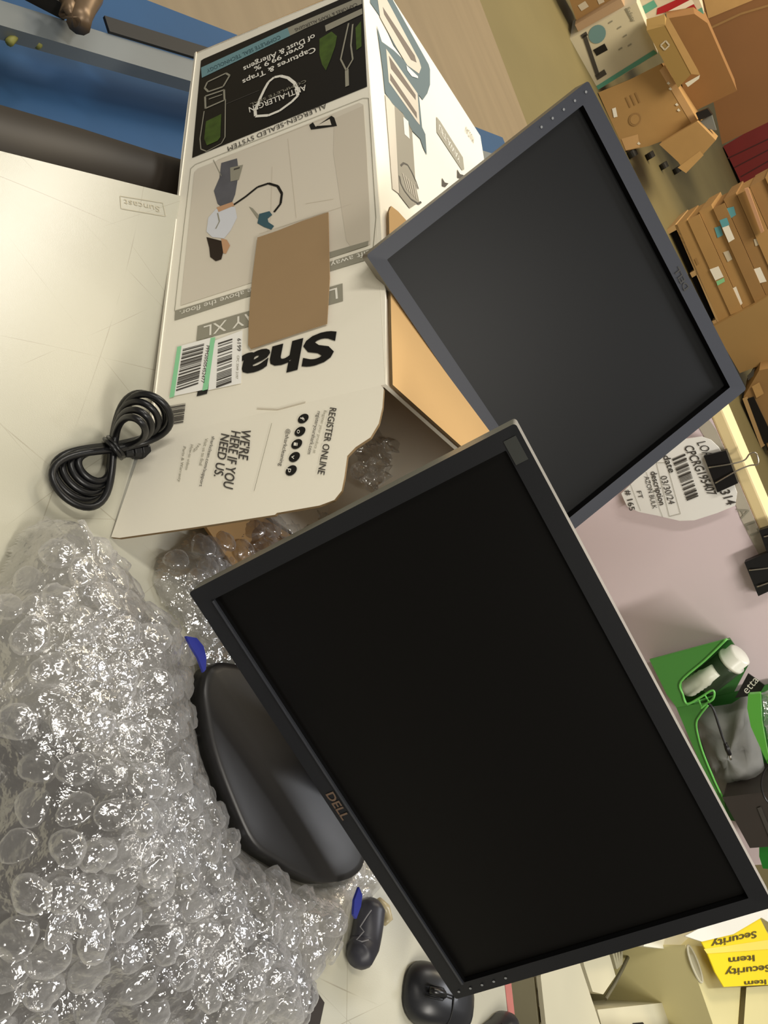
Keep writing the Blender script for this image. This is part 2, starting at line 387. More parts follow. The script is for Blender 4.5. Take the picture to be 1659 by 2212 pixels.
ff.text(g, 'ALLERGEN-SEALED SYSTEM', (704, 223), (491, 317), (3, 9), ink_soft, .0010)
# picture panel
ff.line(g, [(412, 364), (422, 355), (784, 212), (796, 212), (812, 470), (806, 536)], .0009, ink_grey, .0008)
ff.line(g, [(412, 364), (396, 500), (377, 672)], .0009, ink_grey, .0008)
ff.poly(g, [(420, 372), (428, 364), (776, 222), (785, 226), (798, 440), (800, 528), (390, 660)], ink_room, .0006)
ff.poly(g, [(722, 256), (785, 228), (792, 330), (800, 520), (760, 535), (748, 520), (720, 330)], ink_pale, .0008)
ff.poly(g, [(700, 548), (796, 520), (795, 530), (704, 560)], ink_grey, .0009)
for L in ([(588, 360), (585, 470), (578, 500)], [(560, 505), (760, 440)], [(640, 470), (622, 300)], [(660, 440), (720, 430)], [(470, 345), (720, 248)]): ff.line(g, L, .0006, ink_pale, .0009)
ff.poly(g, [(668, 270), (676, 264), (682, 274), (716, 250), (722, 254), (728, 272), (700, 276), (672, 280)], ink, .0011)
ff.poly(g, [(684, 272), (712, 257), (716, 270)], ink_room, .0013)
# figure with cleaner, printed upside down
ff.poly(g, [(478, 352), (512, 342), (516, 372), (508, 420), (500, 440), (482, 450), (470, 440), (462, 412), (474, 384)], mat('denim ink', rgb(92, 92, 98), .5, var=.3, vscale=60), .0010)
ff.poly(g, [(497, 362), (525, 356), (516, 388), (498, 392)], ink_grey, .0012); ff.line(g, [(505, 366), (518, 362)], .003, ink_soft, .0013)
ff.poly(g, [(466, 452), (492, 444), (508, 448), (512, 470), (498, 498), (484, 515), (458, 512), (446, 500), (450, 470)], ink_shirt, .0011)
ff.line(g, [(470, 460), (474, 478), (466, 494)], .0016, ink_grey, .0013)
ff.poly(g, [(468, 448), (502, 436), (506, 444), (472, 458)], ink_skin, .0012)
ff.poly(g, [(478, 515), (490, 518), (497, 530), (488, 548), (480, 546)], ink_skin, .0012)
ff.poly(g, [(446, 512), (478, 520), (482, 545), (478, 560), (466, 564), (454, 555), (452, 535)], mat('hair ink', rgb(40, 28, 20), .5), .0013)
ff.line(g, [(505, 442), (530, 425), (556, 404), (580, 396), (600, 402), (609, 418), (606, 440), (592, 458)], .0032, ink, .0012)
ff.poly(g, [(560, 462), (582, 456), (588, 464), (578, 472), (580, 480), (592, 488), (586, 496), (570, 490), (556, 482)], ink_dteal, .0012)
ff.poly(g, [(538, 446), (546, 450), (562, 468), (556, 472)], ink_grey, .0012)
ff.line(g, [(461, 345), (478, 380)], .0008, ink_grey, .0012)
# grey captions
ff.poly(g, [(378, 671), (540, 622), (805, 535), (809, 556), (538, 640), (377, 692)], ink_grey, .0008)
ff.text(g, 'Lift away to clean anywhere above the floor.', (800, 539), (388, 672), (2, 11), ink_glint_white, .0011)
ff.poly(g, [(427, 704), (740, 612), (741, 650), (424, 736)], ink_grey, .0008)
ff.text(g, 'LIFT-AWAY XL', (728, 621), (440, 705), (2, 24), ink_glint_white, .0011)
ff.text(g, 'Shark', (727, 713), (384, 808), (3, 60), ink, .0009, bold=.035, shear=.12)
# shipping stickers
ff.poly(g, [(465, 735), (524, 713), (521, 828), (450, 843), (455, 770)], paper, .0012)
ff.poly(g, [(383, 749), (456, 729), (440, 842), (368, 857)], paper, .0012)
ff.poly(g, [(383, 749), (392, 747), (376, 857), (366, 859)], label_green, .0015)
ff.poly(g, [(455, 730), (465, 728), (449, 841), (437, 844)], label_green, .0015)
ff.bars(g, [(395, 754), (441, 742), (428, 829), (380, 845)], ink_soft, 41, 3, .0016)
ff.bars(g, [(471, 741), (502, 731), (500, 826), (467, 838)], ink_soft, 39, 5, .0016)
ff.text(g, 'PPM20505452477', (446, 746), (434, 826), (7, 1), ink_soft, .0017)
ff.text(g, '6199', (513, 731), (512, 758), (8, 0), ink_soft, .0017)
ff.text(g, 'CPC 3349 2197', (512, 768), (509, 818), (5, 0), ink_grey, .0017)
ff.bars(g, [(351, 879), (401, 871), (396, 912), (344, 921)], ink_soft, 25, 8, .0012)
ff.line(g, [(555, 882), (600, 884), (660, 868)], .0012, ink_pale, .0011)
g.build('front_panel', carton)
# flap swung out from the front panel's open end
fc = P(240, 1160, .002); fl = Pl(BR, (TR-BR).cross(fc-BR))
g = MB()
fpx = [(312, 950), (240, 1160), (258, 1162), (420, 1139), (594, 1112), (598, 1108), (690, 1092), (722, 1080), (738, 1060), (744, 1030), (750, 985), (768, 966), (800, 945), (818, 915), (826, 880), (829, 840), (820, 829)]
g.prism(fl.pts(fpx, .0), -fl.n*.003, white_print, mat('cut card edge', rgb(120, 98, 66), .9), kraft)
fl.text(g, "WE'RE", (522, 926), (515, 990), (20, 4), ink_soft, bold=.012)
fl.text(g, 'HERE IF YOU', (500, 930), (482, 1052), (20, 4), ink_soft, bold=.012)
fl.text(g, 'NEED US.', (478, 936), (462, 1028), (18, 4), ink_soft, bold=.012)
fl.text(g, 'sharkclean.com/support', (458, 942), (430, 1050), (7, 1), ink_soft)
fl.text(g, 'Visit us to find', (443, 946), (430, 1004), (7, 1), ink_grey)
for i, (t, x, y, y2) in enumerate((('FAQs', 428, 958, 975), ('How-to videos', 412, 960, 1014), ('Parts & Warranty', 396, 964, 1040))): fl.text(g, t, (x, y), (x-12, y2), (6, 1), ink_grey)
fl.text(g, 'REGISTER ONLINE', (713, 880), (686, 1023), (14, 2), ink_soft, bold=.01)
fl.text(g, 'Register your product at', (700, 886), (676, 978), (6, 1), ink_grey)
fl.text(g, 'registeryourshark.com', (686, 888), (664, 980), (8, 1), ink_soft)
fl.text(g, '@sharkcleaning', (620, 926), (602, 1006), (8, 1), ink_soft)
for (x, y), ch in zip(((655, 904), (648, 932), (641, 959), (636, 987), (629, 1016)), 'foivp'):
    fl.disc(g, x, y, .0058, ink, .0009); fl.text(g, ch, (x-6, y-4), (x-7, y+4), (9, 1), ink_glint_white, .0013)
fl.line(g, [(587, 914), (549, 1060)], .0005, ink_grey)
g.build('front_flap', carton, label='white printed end flap swung open')
# other walls
G = TR+D+Vector((0, 0, -.004))
g = MB()
E1 = P(838, -22, TL.z+.003)
tp_ = [TL, TR, G, Bk, E1]
tpl = Pl(TR, (TR-TL).cross(D))
tp_ = [TL, TR, TR+D, TL+D]
topn = tpl.n
g.prism([p+topn*.0005 for p in (TL-(TR-TL)*.05, TR, TR+D, TL+D)]+[tpl(850, 0), tpl(826, -40)], -topn*.004, white_print, white_print, kraft)
# print of the upright cleaner on the top panel
tpl.poly(g, [(800, -10), (843, -10), (926, 139), (929, 150), (929, 183), (923, 202), (913, 216), (905, 205), (897, 180), (878, 135), (851, 98), (826, 42), (800, 6)], ink_dteal, .0011)
tpl.poly(g, [(815, -8), (832, -8), (905, 129), (910, 146), (905, 159), (880, 141), (855, 100), (821, 37)], ink_pale, .0014)
brown_i = mat('brown ink', rgb(96, 84, 74), .5)
tpl.poly(g, [(827, 15), (896, 120), (900, 135), (888, 129), (830, 31)], brown_i, .0016)
tpl.poly(g, [(814, 55), (825, 90), (850, 108), (878, 135), (897, 180), (905, 205), (912, 275), (919, 290), (922, 335), (914, 318), (908, 300), (888, 280), (870, 244), (848, 225), (832, 200), (827, 150)], ink_dteal, .0013)
tpl.poly(g, [(878, 141), (903, 165), (903, 169), (890, 165), (880, 152)], ink_glint_white, .0018)
tpl.poly(g, [(834, 105), (902, 202), (907, 270), (900, 262), (840, 177)], ink_pale, .0015)
tpl.poly(g, [(840, 120), (898, 205), (898, 216), (845, 148)], brown_i, .0017); tpl.poly(g, [(843, 158), (900, 243), (901, 256), (843, 173)], brown_i, .0017)
tpl.poly(g, [(832, 203), (852, 228), (857, 300), (864, 420), (848, 408), (842, 330)], ink_pale, .0013)
tpl.poly(g, [(852, 228), (870, 245), (890, 280), (898, 400), (906, 436), (885, 450), (862, 420), (856, 300)], mat('taupe ink', rgb(140, 134, 118), .5), .0013)
tpl.poly(g, [(871, 252), (882, 262), (885, 300), (874, 290)], ink_glint_white, .0016)
tpl.line(g, [(866, 358), (872, 352), (881, 356), (890, 372), (898, 390), (904, 408)], .0026, ink, .0016)
tpl.line(g, [(863, 380), (866, 396), (874, 412), (888, 430), (904, 440), (910, 436)], .0026, ink, .0016)
for k in range(5): tpl.line(g, [(870+k*6, 374+k*6), (880+k*5, 410+k*5)], .0014, ink_pale, .0018)
tpl.poly(g, [(943, 252), (951, 262), (1000, 340), (1003, 366), (998, 368), (944, 286)], ink_grey, .0012)
tpl.text(g, 'LIFT-AWAY', (949, 268), (994, 340), (-1, 12), ink_glint_white, .0015)
tpl.text(g, 'VACUUM', (1006, 270), (1024, 296), (-1, 14), ink_grey, .0015)
for x, y in ((955, 384), (988, 366)): tpl.poly(g, [(x, y), (x+6, y+10), (x+14, y+12), (x+7, y+20), (x, y+18)], ink, .0013)
g.build('top_panel', carton)
g = MB(); g.prism([BL+D+Vector((0, 0, 0)), TL+D, TR+D, BR+D], -D.normalized()*.004, kraft, kraft, white_print); g.build('back_panel', carton)
g = MB(); g.prism([BL, BR, BR+D, BL+D], (0, 0, .004), kraft, white_print, white_print); g.build('bottom_panel', carton)
g = MB(); g.prism([BL, TL, TL+D, BL+D], (TR-TL).normalized()*.004, white_print, kraft, kraft); g.build('end_panel', carton)
# kraft flap folded back over the top, rounded corner
F1 = tpl(824, 436); 
e1 = (F1-TR); 
def tf(u, v): return TR+e1*u+D*v+topn*.004
g = MB(); outl = [(-.01, .01), (.5, .012), (.93, .015), (.985, .03), (1.0, .075), (1.0, .55), (.0, 1.0), (-.01, .6)]
g.prism([tf(u, v) for u, v in outl], topn*.003, kraft, MATS['cut card edge'], kraft); g.build('folded_flap', carton, label='brown inner flap folded back over the top')
g = MB(); 
# back flap opened outwards at the open end
dx = (TR-TL).normalized()
g.prism([BR+D, TR+D, TR+D+dx*.16+D.normalized()*.03, BR+D+dx*.18+D.normalized()*.03], D.normalized()*.004, kraft); g.build('rear_flap', carton)
g = MB(); g.prism([BR+dx*.005, BR+D+dx*.005, BR+D*.95+dx*.12, BR+D*.5+dx*.10], (0, 0, .004), kraft); g.build('bottom_flap', carton)

# cardboard patch taped on the front
g = MB()
g.prism(ff.pts([(556, 513), (600, 498), (650, 478), (700, 461), (709, 458), (710, 500), (711, 560), (712, 600), (709, 650), (706, 698), (650, 716), (590, 736), (541, 753), (536, 745), (537, 700), (540, 650), (545, 600), (550, 560)], .0035), -ff.n*.0012, kraft_patch, kraft_patch)
tag(g.build('cardboard_patch'), 'plain brown piece of cardboard stuck over the lettering on the white carton', 'cardboard')

# clear tape tufts at the open end of the carton
tape_m = film_material('clear tape', .55, .25, (.8, .74, .62, 1), .1, 120)
rnd = random.Random(4); g = MB()
for k, (x, y) in enumerate(((965, 925), (985, 938), (1005, 915), (1025, 925), (975, 945), (1015, 945))):
    c = PPL(x, y, TR+D*.75+Vector((0, 0, -.01)), D.normalized()+Vector((.4, 0, 0)))
    ring = [c+Vector((rnd.uniform(-.014, .014), rnd.uniform(-.012, .012), rnd.uniform(-.014, .014))) for _ in range(5)]
    g.poly(ring[:3], tape_m); g.poly([ring[2], ring[3], ring[0]], tape_m); g.poly([ring[3], ring[4], ring[1]], tape_m)
g.build('torn_tape', carton, label='torn clear packing tape')

# ------------------------------------------------------------------ monitors
def pose(q):
    v = Vector(q[3:6]); a = v.length; return Matrix.Translation(Vector(q[:3])) @ Matrix.Rotation(a, 4, v.normalized())
def scale_about_cam(mx, k):
    o = CAM+(mx.translation-CAM)*k; m = mx.copy(); m.translation = o; return m
def add_local(mb, mx, fn):   # run fn on a fresh builder in local coordinates, then transform
    l = MB(); fn(l); base = len(mb.v); mb.v += [mx @ v for v in l.v]
    for f, i in zip(l.f, l.m): mb.f.append(tuple(base+k for k in f)); mb.m.append(mb.mi(l.mats[i]))
def rrect(w, h, r, z0=0., n=4, cx=0.):
    out = []
    for (sx, sy, a0) in ((1, 1, 0), (-1, 1, 90), (-1, -1, 180), (1, -1, 270)):
        for k in range(n+1):
            a = math.radians(a0+90*k/n); out.append((cx+sx*(w/2-r)+r*math.cos(a), z0+h/2+sy*(h/2-r)+r*math.sin(a)))
    return out
def ring_faces(n): return [(i, (i+1) % n, n+(i+1) % n, n+i) for i in range(n)]
# local frame: x right, y away from viewer, z up; front of bezel at y = 0
BEZ = {}
def monitor(name, label, mx, w, h, bz, bezel_m, screen_m, side_m, top_m, depth=.05, rec=.006, ang=.0015):
    t = thing(name, label, 'monitor', mx @ Vector((0, 0, 0)))
    l, r_, b, tp2 = bz
    N = 20
    outer = rrect(w, h, .003); inn = rrect(w-l-r_, h-b-tp2, .001, b, 4, (l-r_)/2)
    def bez(g):
        V = [(x, 0, z) for x, z in outer]+[(x, .0006, z) for x, z in inn]; g.add(V, [tuple(reversed(f)) for f in ring_faces(N)], bezel_m)
        V = [(x, .0006, z) for x, z in inn]+[(x+(.0 if True else 0), rec, z) for x, z in inn]; g.add(V, [tuple(reversed(f)) for f in ring_faces(N)], recess)
        V = [(x, 0, z) for x, z in outer]+[(x, .022, z) for x, z in outer]
        for i in range(N):
            x, z = outer[i]; x2, z2 = outer[(i+1) % N]
            mm = top_m if (z > h-.002 and z2 > h-.002) else side_m
            g.add([V[i], V[(i+1) % N], V[N+(i+1) % N], V[N+i]], [(0, 1, 2, 3)], mm)
    g = MB(); add_local(g, mx, bez); BEZ[t.name] = g.build('bezel', t)
    g = MB(); add_local(g, mx, lambda q: q.add([(x, rec, z) for x, z in inn], [tuple(reversed(range(N)))], screen_m)); g.build('screen', t)
    def back(q):
        A = [(x, .022, z) for x, z in rrect(w*.995, h*.99, .004, h*.005)]; B = [(x, .034, z) for x, z in rrect(w*.97, h*.95, .01, h*.025)]
        Cc = [(x, .036, z) for x, z in rrect(w*.6, h*.7, .02, h*.15)]; Dd = [(x, depth, z) for x, z in rrect(w*.5, h*.6, .02, h*.2)]
        q.add(A+B, ring_faces(N), side_m); q.add(B+Cc, ring_faces(N), black_plastic); q.add(Cc+Dd, ring_faces(N), black_plastic); q.add(Dd, [tuple(range(N))], black_plastic)
    g = MB(); add_local(g, mx, back); g.build('back_cover', t)
    return t
side_a = mat('lit side grey plastic', rgb(128, 128, 118), .35)  # grey sides lightened in colour to stand in for lamp reflections
side_b = mat('side warm grey plastic', rgb(112, 104, 90), .4)
silver_top = mat('silver top strip', rgb(176, 172, 164), .35, metal=.3)
MX1 = pose([0.2501215, 0.53680685, 0.08344213, -0.33144787, -0.04658811, 0.23551612])
MX2 = scale_about_cam(pose([-0.07607313, 0.87337093, 0.21752335, -0.69865905, -0.16122232, 0.44325541]), .88)
K2 = .88
bez_ridge = mat('bezel ridge sheen', rgb(46, 48, 54), .3)
m1 = monitor('monitor', 'large black wide monitor on its own stand, standing in front on the bench', MX1, .512, .3334, (.0165, .0165, .019, .017), bezel_dk, screen_a, side_a, silver_top)
# ridge along the lower bezel, maker's mark, buttons
g = MB(); add_local(g, MX1, lambda q: q.box((-.239, -.0022, .0165), (.478, 0, 0), (0, .003, 0), (0, 0, .0022), bez_ridge)); g.build('lower_ridge', BEZ[m1.name])
def logo(q, s, x, z, wd, ht, m, flip=False):
    vs, fs = text_mesh(s, .02)
    if flip: q.add([(x-a*wd, -.0006, z-b*ht) for a, b in vs], fs, m)
    else: q.add([(x+a*wd, -.0006, z+b*ht) for a, b in vs], fs, m)
g = MB(); add_local(g, MX1, lambda q: logo(q, 'DELL', -.0165, .0045, .033, .0085, mat('bronze logo', rgb(120, 100, 84), .35, metal=.6))); g.build('logo', BEZ[m1.name], label='small bronze maker logo')
for k in range(5):
    def btn(q, k=k):
        n = 12; c = (.2475, .0085+k*.0135); q.add([(c[0]+.0014*math.cos(2*math.pi*i/n), -.0008, c[1]+.0014*math.sin(2*math.pi*i/n)) for i in range(n)], [tuple(range(n))], dot_grey)
    g = MB(); add_local(g, MX1, btn); g.build('button', BEZ[m1.name])
g = MB(); add_local(g, MX1, lambda q: q.box((-.247, -.0005, .318), (.022, 0, 0), (0, .0005, 0), (0, 0, .011), mat('model tag', rgb(40, 42, 38), .5))); g.build('model_tag', BEZ[m1.name])
# stand: base slab seen below the screen, neck behind
BZ1 = .030
bpx = [(441, 1520), (440, 1480), (449, 1448), (462, 1436), (500, 1432), (640, 1470), (700, 1560), (780, 1700), (792, 1800), (788, 1862), (770, 1890), (735, 1905), (690, 1907), (645, 1888), (600, 1862), (545, 1822), (500, 1730), (460, 1620)]
bw = [P(x, y, BZ1) for x, y in bpx]
cen = sum(bw, Vector())/len(bw)
base_m = mat('stand base plastic', rgb(36, 35, 35), .36, spec=.4, bump=.04, bscale=1500)
def smooth_loop(L, n=4):
    out = []; N = len(L)
    for i in range(N):
        p0, p1, p2, p3 = L[i-1], L[i], L[(i+1) % N], L[(i+2) % N]
        for k in range(n):
            t = k/n; out.append(.5*((2*p1)+(-p0+p2)*t+(2*p0-5*p1+4*p2-p3)*t*t+(-p0+3*p1-3*p2+p3)*t**3))
    return out
bl = smooth_loop(bw); n = len(bl)
g = MB()
rings = []
for sc_, z in ((1.0, -.022), (1.004, -.006), (.997, -.001), (.985, .0006), (.93, .0016), (.8, .0026), (.5, .0040), (.2, .0046)):
    rings.append([cen+(p-cen)*sc_+Vector((0, 0, z)) for p in bl])
vs = sum(rings, []); fs = []
for k in range(len(rings)-1): fs += [(k*n+i, k*n+(i+1) % n, (k+1)*n+(i+1) % n, (k+1)*n+i) for i in range(n)]
fs.append(tuple((len(rings)-1)*n+i for i in range(n))); fs.append(tuple(reversed(range(n))))
g.add(vs, fs, base_m); g.build('stand_base', m1, smooth=True)
g = MB(); tp3 = MX1 @ Vector((0, .05, .16)); ft = cen+Vector((.03, .045, .0))
xr = Vector((MX1[0][0], MX1[1][0], 0)).normalized(); bk = Vector((-xr.y, xr.x, 0))
def slab(a, b, w, t): 
    return [a-xr*w, a+xr*w, a+xr*w+bk*t, a-xr*w+bk*t, b-xr*w, b+xr*w, b+xr*w+bk*t, b-xr*w+bk*t]
g.hexa(slab(ft, tp3, .03, .03), black_plastic); g.build('stand_neck', m1, bevel=.004)

m2 = monitor('monitor', 'graphite monitor turned upside down and leaning on top of the white carton', MX2, .446*K2, .325*K2, (.018*K2, .018*K2, .017*K2, .0185*K2), bezel_blue, screen_b, side_b, side_b, rec=.010)
g = MB(); add_local(g, MX2, lambda q: logo(q, 'DELL', .048, .320*K2-.001, .028, .007, mat('chrome logo', rgb(150, 150, 150), .15, metal=1.), True)); g.build('logo', BEZ[m2.name], label='small chrome maker logo, upside down')
for k in range(5):
    def btn(q, k=k):
        n = 12; c = ((-.223+.0085)*K2, (.325-.009-k*.0165)*K2); q.add([(c[0]+.0013*math.cos(2*math.pi*i/n), -.0008, c[1]+.0013*math.sin(2*math.pi*i/n)) for i in range(n)], [tuple(range(n))], dot_grey)
    g = MB(); add_local(g, MX2, btn); g.build('button', BEZ[m2.name])
# its stand arm rests against the carton top behind the screen
g = MB(); a = MX2 @ Vector((0, .05, .13)); b_ = Vector((a.x+.02, a.y+.05, TR.z+.016)); g.hexa([b_-xr*.03, b_+xr*.03, b_+xr*.03+bk*.025, b_-xr*.03+bk*.025, a-xr*.03, a+xr*.03, a+xr*.03+bk*.02, a-xr*.03+bk*.02], black_plastic); g.build('stand_arm', m2)

# ------------------------------------------------------------------ bubble wrap
def vnoise(X, Y, seed):
    rs = np.random.RandomState(seed); T = rs.rand(256, 256)
    xi = np.floor(X).astype(int); yi = np.floor(Y).astype(int); fx = X-xi; fy = Y-yi; fx = fx*fx*(3-2*fx); fy = fy*fy*(3-2*fy)
    a = T[xi % 256, yi % 256]; b = T[(xi+1) % 256, yi % 256]; c = T[xi % 256, (yi+1) % 256]; d_ = T[(xi+1) % 256, (yi+1) % 256]
    return (a*(1-fx)+b*fx)*(1-fy)+(c*(1-fx)+d_*fx)*fy
def sdist(X, Y, poly):
    d = np.full(X.shape, 1e9); ins = np.zeros(X.shape, bool); n = len(poly)
    for i in range(n):
        x0, y0 = poly[i]; x1, y1 = poly[(i+1) % n]; ex, ey = x1-x0, y1-y0
        t = np.clip(((X-x0)*ex+(Y-y0)*ey)/(ex*ex+ey*ey+1e-12), 0, 1)
        d = np.minimum(d, np.hypot(X-x0-t*ex, Y-y0-t*ey))
        c = ((y0 > Y) != (y1 > Y)) & (X < (x1-x0)*(Y-y0)/(y1-y0+1e-12)+x0); ins ^= c
    return np.where(ins, d, -d)
def wrap_sheet(name, pxpoly, zc, mound, m, seed, step=.0022, bub=.030, crump=.010, parent=None, fold=.034, cut=None, base=.004, edge=.06, nb=0, mb=None):
    poly = [(P(x, y, zc).x, P(x, y, zc).y) for x, y in pxpoly]
    xs = [a for a, b in poly]; ys = [b for a, b in poly]
    def macro(X, Y):
        sd = sdist(X, Y, poly)+(vnoise(X*25, Y*25, seed)-.5)*.022
        ed = 1-np.exp(-np.clip(sd, 0, None)/edge*2.2)
        Z = ed*mound*(.5+1.0*vnoise(X*6+3, Y*6, seed+3))
        for k, (f_, a_) in enumerate(((4.2, fold), (9.5, fold*.55))):
            wx = X+(vnoise(X*6+k, Y*6, seed+31)-.5)*.12; wy = Y+(vnoise(X*6, Y*6+9, seed+32)-.5)*.12
            nn_ = vnoise(wx*f_+wy*f_*.6+9*k, wy*f_*1.2-wx*f_*.5+5, seed+5+k); Z = Z+ed*a_*(1-np.abs(2*nn_-1)*2.2)*.8
        Z = np.maximum(Z, 0)
        if cut: Z = cut(X, Y, Z)
        return Z, sd, ed
    def micro(X, Y):
        Z = 0
        for k, (f_, a_) in enumerate(((34, crump*.55), (75, crump*.3), (160, crump*.15))):
            nn_ = vnoise(X*f_+Y*f_*.3, Y*f_-X*f_*.4, seed+11+k); Z = Z+a_*(1-2*np.abs(2*nn_-1))
        return Z
    gx = np.arange(min(xs)-.01, max(xs)+.01, step); gy = np.arange(min(ys)-.01, max(ys)+.01, step)
    X, Y = np.meshgrid(gx, gy, indexing='ij')
    Zm, sd, ed = macro(X, Y); damp = np.ones(X.shape)
    if cut: damp = np.clip(-sdist(X, Y, bpoly)/.02, .0, 1)
    Z = np.maximum(Zm+micro(X, Y)*ed*damp, 0)+base
    if cut: Z = np.where(sdist(X, Y, bpoly) > -.003, np.minimum(Z, .007), Z)
    idx = -np.ones(X.shape, int); keep = sd > 0; idx[keep] = np.arange(keep.sum())
    V = np.stack([X[keep], Y[keep], Z[keep]], 1)
    A, B, Cq, Dq = idx[:-1, :-1], idx[1:, :-1], idx[1:, 1:], idx[:-1, 1:]
    ok = (A >= 0) & (B >= 0) & (Cq >= 0) & (Dq >= 0); Fq = np.stack([A[ok], B[ok], Cq[ok], Dq[ok]], 1)
    org = np.array([np.mean(xs), np.mean(ys), 0.]); V = V-org
    def link(nm, V, Fq, m):
        me = bpy.data.meshes.new(nm)
        me.from_pydata(V.tolist(), [], Fq.tolist()); me.materials.append(m); me.polygons.foreach_set('use_smooth', [True]*len(me.polygons)); me.update()
        o = bpy.data.objects.new(nm, me); C.objects.link(o)
        if parent is None: o.location = org
        else: o.parent = parent; o.location = Vector(org)-parent.location
        return o
    o = link(name, V, Fq, m)
    if mb:      # the air cells: flattened pockets standing off the sheet, on a warped staggered lattice
        rs = np.random.RandomState(seed+77); cx, cy = [], []
        for i_ in range(int((max(xs)-min(xs))/bub)+4):
            for j_ in range(int((max(ys)-min(ys))/(bub*.866))+4):
                cx.append(min(xs)+(i_+(j_ % 2)*.5)*bub); cy.append(min(ys)+j_*bub*.866)
        cx = np.array(cx); cy = np.array(cy); cx = cx+(vnoise(cx*8, cy*8, seed+41)-.5)*.07; cy = cy+(vnoise(cx*8+20, cy*8, seed+42)-.5)*.07
        e = .006; z0, s0, e0 = macro(cx, cy); zx, _, _ = macro(cx+e, cy); zy, _, _ = macro(cx, cy+e)
        use = s0 > .008
        if cut: use &= sdist(cx, cy, bpoly) < -.019
        K, RR = 20, [(0, 1.02, 0.), (0, 1., .25), (0, .97, .55), (0, .86, .82), (0, .62, .95), (0, .3, 1.0)]
        vs, fs = [], []
        for c0, c1, z_, ax_, ay_ in zip(cx[use], cy[use], z0[use], ((zx-z0)/e)[use], ((zy-z0)/e)[use]):
            n_ = Vector((-ax_*.8, -ay_*.8, 1)).normalized(); u = n_.orthogonal().normalized(); w = n_.cross(u)
            R_ = bub*.5*rs.uniform(.80, 1.04); hh = rs.uniform(.002, .0115); b0 = len(vs); ph = rs.rand(6)*6.3; rot_ = rs.rand()*6.3
            c = Vector((c0, c1, z_+base+.001)); tilt = rs.uniform(-.25, .25, 2)
            for _, r_, h_ in RR:
                for k in range(K):
                    a = 2*math.pi*k/K+rot_; q = R_*r_*(1+.10*math.sin(2*a+ph[0])+.06*math.sin(3*a+ph[1])+.02*math.sin(7*a+ph[3]))
                    dz = hh*h_*(1+.16*math.sin(4*a+ph[2])*r_+.12*math.sin(9*a+ph[4])*r_+tilt[0]*math.cos(a)*r_+tilt[1]*math.sin(a)*r_)
                    p = c+u*(q*math.cos(a))+w*(q*math.sin(a))+n_*dz
                    vs.append((p.x-org[0], p.y-org[1], max(p.z, .003)))
            L_ = len(RR)
            for i_ in range(L_-1):
                for k in range(K): fs.append((b0+i_*K+k, b0+i_*K+(k+1) % K, b0+(i_+1)*K+(k+1) % K, b0+(i_+1)*K+k))
            fs.append(tuple(b0+(L_-1)*K+k for k in range(K)))
        me = bpy.data.meshes.new('bubbles'); me.from_pydata(vs, [], fs); me.materials.append(mb); me.polygons.foreach_set('use_smooth', [True]*len(fs)); me.update()
        ob = bpy.data.objects.new('bubbles', me); C.objects.link(ob); ob['kind'] = 'stuff'
        if parent is None: ob.parent = o
        else: ob.parent = parent; ob.location = Vector(org)-parent.location
    return o
film_a = film_material('bubble film', .93, .20, (.78, .76, .74, 1), .15, 150)
film_b = film_material('bubble film inner', .92, .14, (.78, .75, .72, 1), .18, 120)
film_c = film_material('air cell film', .97, .12, (.88, .87, .86, 1), .13, 95)
# keep the film under the stand base
bpoly = [(p.x, p.y) for p in bl]
def under_base(X, Y, Z):
    s = sdist(X, Y, bpoly); lim = np.where(s > -.004, .007, .007+(-s-.004)*.9+.004)
    return np.minimum(Z, np.maximum(lim, .007))
big = [(60, 1120), (110, 1092), (150, 1100), (215, 1170), (275, 1225), (330, 1290), (400, 1380), (445, 1450), (450, 1500), (520, 1560), (640, 1640), (740, 1760), (800, 1880), (812, 1930), (775, 1965), (770, 2020), (750, 2080), (700, 2130), (678, 2260), (-60, 2290), (-90, 1700), (-80, 1300), (0, 1240)]
bwrap = thing('bubble_wrap', 'large crumpled heap of clear bubble wrap in front, under the monitor stand', 'packaging', (.2, .4, 0))
wrap_sheet('outer_layer', big, .03, .050, film_a, 3, parent=bwrap, cut=under_base, mb=film_c)
wrap_sheet('inner_layer', [(70, 1180), (120, 1120), (215, 1190), (330, 1300), (440, 1470), (520, 1570), (640, 1650), (735, 1770), (795, 1885), (765, 2000), (700, 2110), (660, 2260), (470, 2260), (380, 2000), (250, 1800), (120, 1640), (-60, 1560), (-60, 1300)], .02, .024, film_b, 29, step=.0028, parent=bwrap, cut=under_base, crump=.008, fold=.03, mb=film_c)
back = [(330, 1250), (345, 1210), (400, 1150), (520, 1122), (640, 1110), (720, 1100), (760, 1180), (740, 1350), (700, 1500), (560, 1480), (430, 1430), (400, 1370), (350, 1300)]
o = wrap_sheet('bubble_wrap', back, .01, .018, film_a, 51, crump=.008, fold=.015, mb=film_c, cut=under_base); tag(o, 'flatter sheet of bubble wrap behind the monitor corner, below the open carton flap', 'packaging')
o = wrap_sheet('bubble_wrap', [(700, 1880), (760, 1850), (840, 1880), (850, 1920), (815, 1950), (780, 1962), (740, 1930)], .01, .010, film_a, 61, crump=.008, fold=.01, mb=film_c); tag(o, 'small end of bubble wrap beside the blue plastic chip, right of the stand base', 'packaging')
